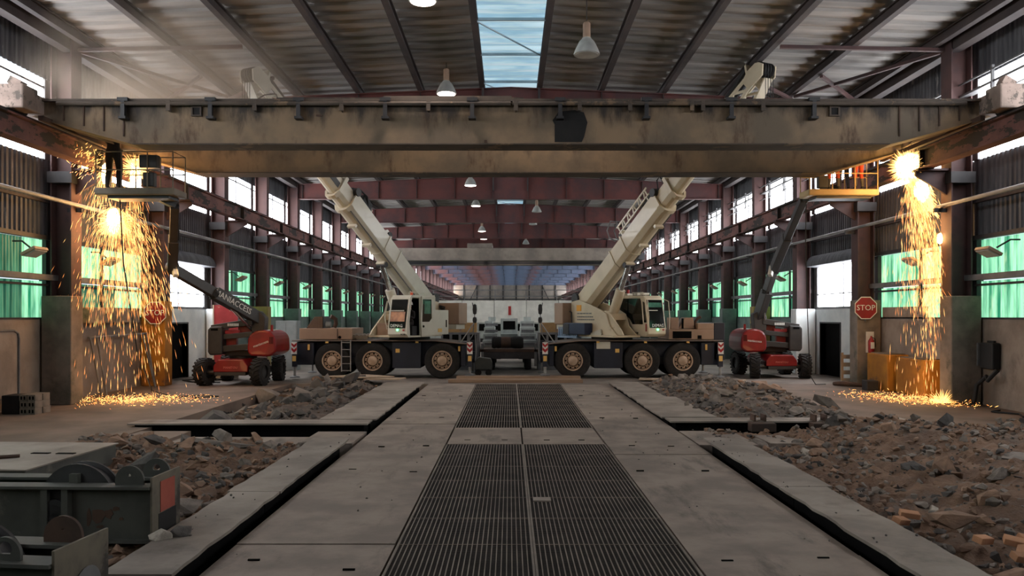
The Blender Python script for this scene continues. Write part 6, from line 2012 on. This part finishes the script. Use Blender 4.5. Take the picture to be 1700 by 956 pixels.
o = h.build('hot_sparks', sparkh, t)
o['kind'] = 'stuff'
o = c_.build('cooling_sparks', sparkm, t)
o['kind'] = 'stuff'
blob(S, 0.36, rn, (1.0, 0.8, 1.0)).build('flame', flamem, t)
blob(S.lerp(Vector((12.35, 23.0, 5.75)), 0.6), 0.16, rn, (1.3, 0.8, 2.2)).build('flame', flamem, t)
blob((12.5, 22.75, 4.75), 0.09, rn, (0.8, 0.8, 1.8)).build('flame', flamem, t)
cutting_light('fire_light', t, (11.6, 23.2, 6.65), 230)
cutting_light('fire_light', t, (12.2, 23.3, 5.2), 130)
cutting_light('fire_light', t, (12.0, 23.4, 0.5), 35, 0.5)

# smoke rising from the left cut
sm_ = bpy.data.materials.new('smoke')
sm_.use_nodes = True
nt = sm_.node_tree
nt.nodes.remove(nt.nodes['Principled BSDF'])
vol = nt.nodes.new('ShaderNodeVolumePrincipled')
vol.inputs['Color'].default_value = lin((214, 196, 176))
n1 = _noise(nt, 0.35, 4, (1, 1, 1), 0.6)
mr = nt.nodes.new('ShaderNodeMapRange')
mr.inputs['From Min'].default_value = 0.38
mr.inputs['From Max'].default_value = 0.72
mr.inputs['To Max'].default_value = 0.9
nt.links.new(n1.outputs['Fac'], mr.inputs['Value'])
tc = nt.nodes.new('ShaderNodeTexCoord')
gr = nt.nodes.new('ShaderNodeTexGradient')
gr.gradient_type = 'SPHERICAL'
mp = nt.nodes.new('ShaderNodeMapping')
mp.inputs['Location'].default_value = (0, 0, 0)
mp.inputs['Scale'].default_value = (1 / 4.2, 1 / 4.2, 1 / 2.6)
nt.links.new(tc.outputs['Object'], mp.inputs['Vector'])
nt.links.new(mp.outputs[0], gr.inputs['Vector'])
mul = nt.nodes.new('ShaderNodeMath')
mul.operation = 'MULTIPLY'
nt.links.new(mr.outputs[0], mul.inputs[0])
nt.links.new(gr.outputs['Fac'], mul.inputs[1])
nt.links.new(mul.outputs[0], vol.inputs['Density'])
nt.links.new(vol.outputs[0], nt.nodes['Material Output'].inputs['Volume'])
o = MB().box(-3.1, 4.1, -4.0, 4.0, -1.6, 1.4).build('smoke_cloud', sm_, loc=(-9.9, 23.0, 9.2))
o['kind'] = 'stuff'
tag(o, 'pale smoke drifting under the roof at the upper left', 'smoke')
scene.cycles.volume_step_rate = 4.0
scene.cycles.volume_max_steps = 64
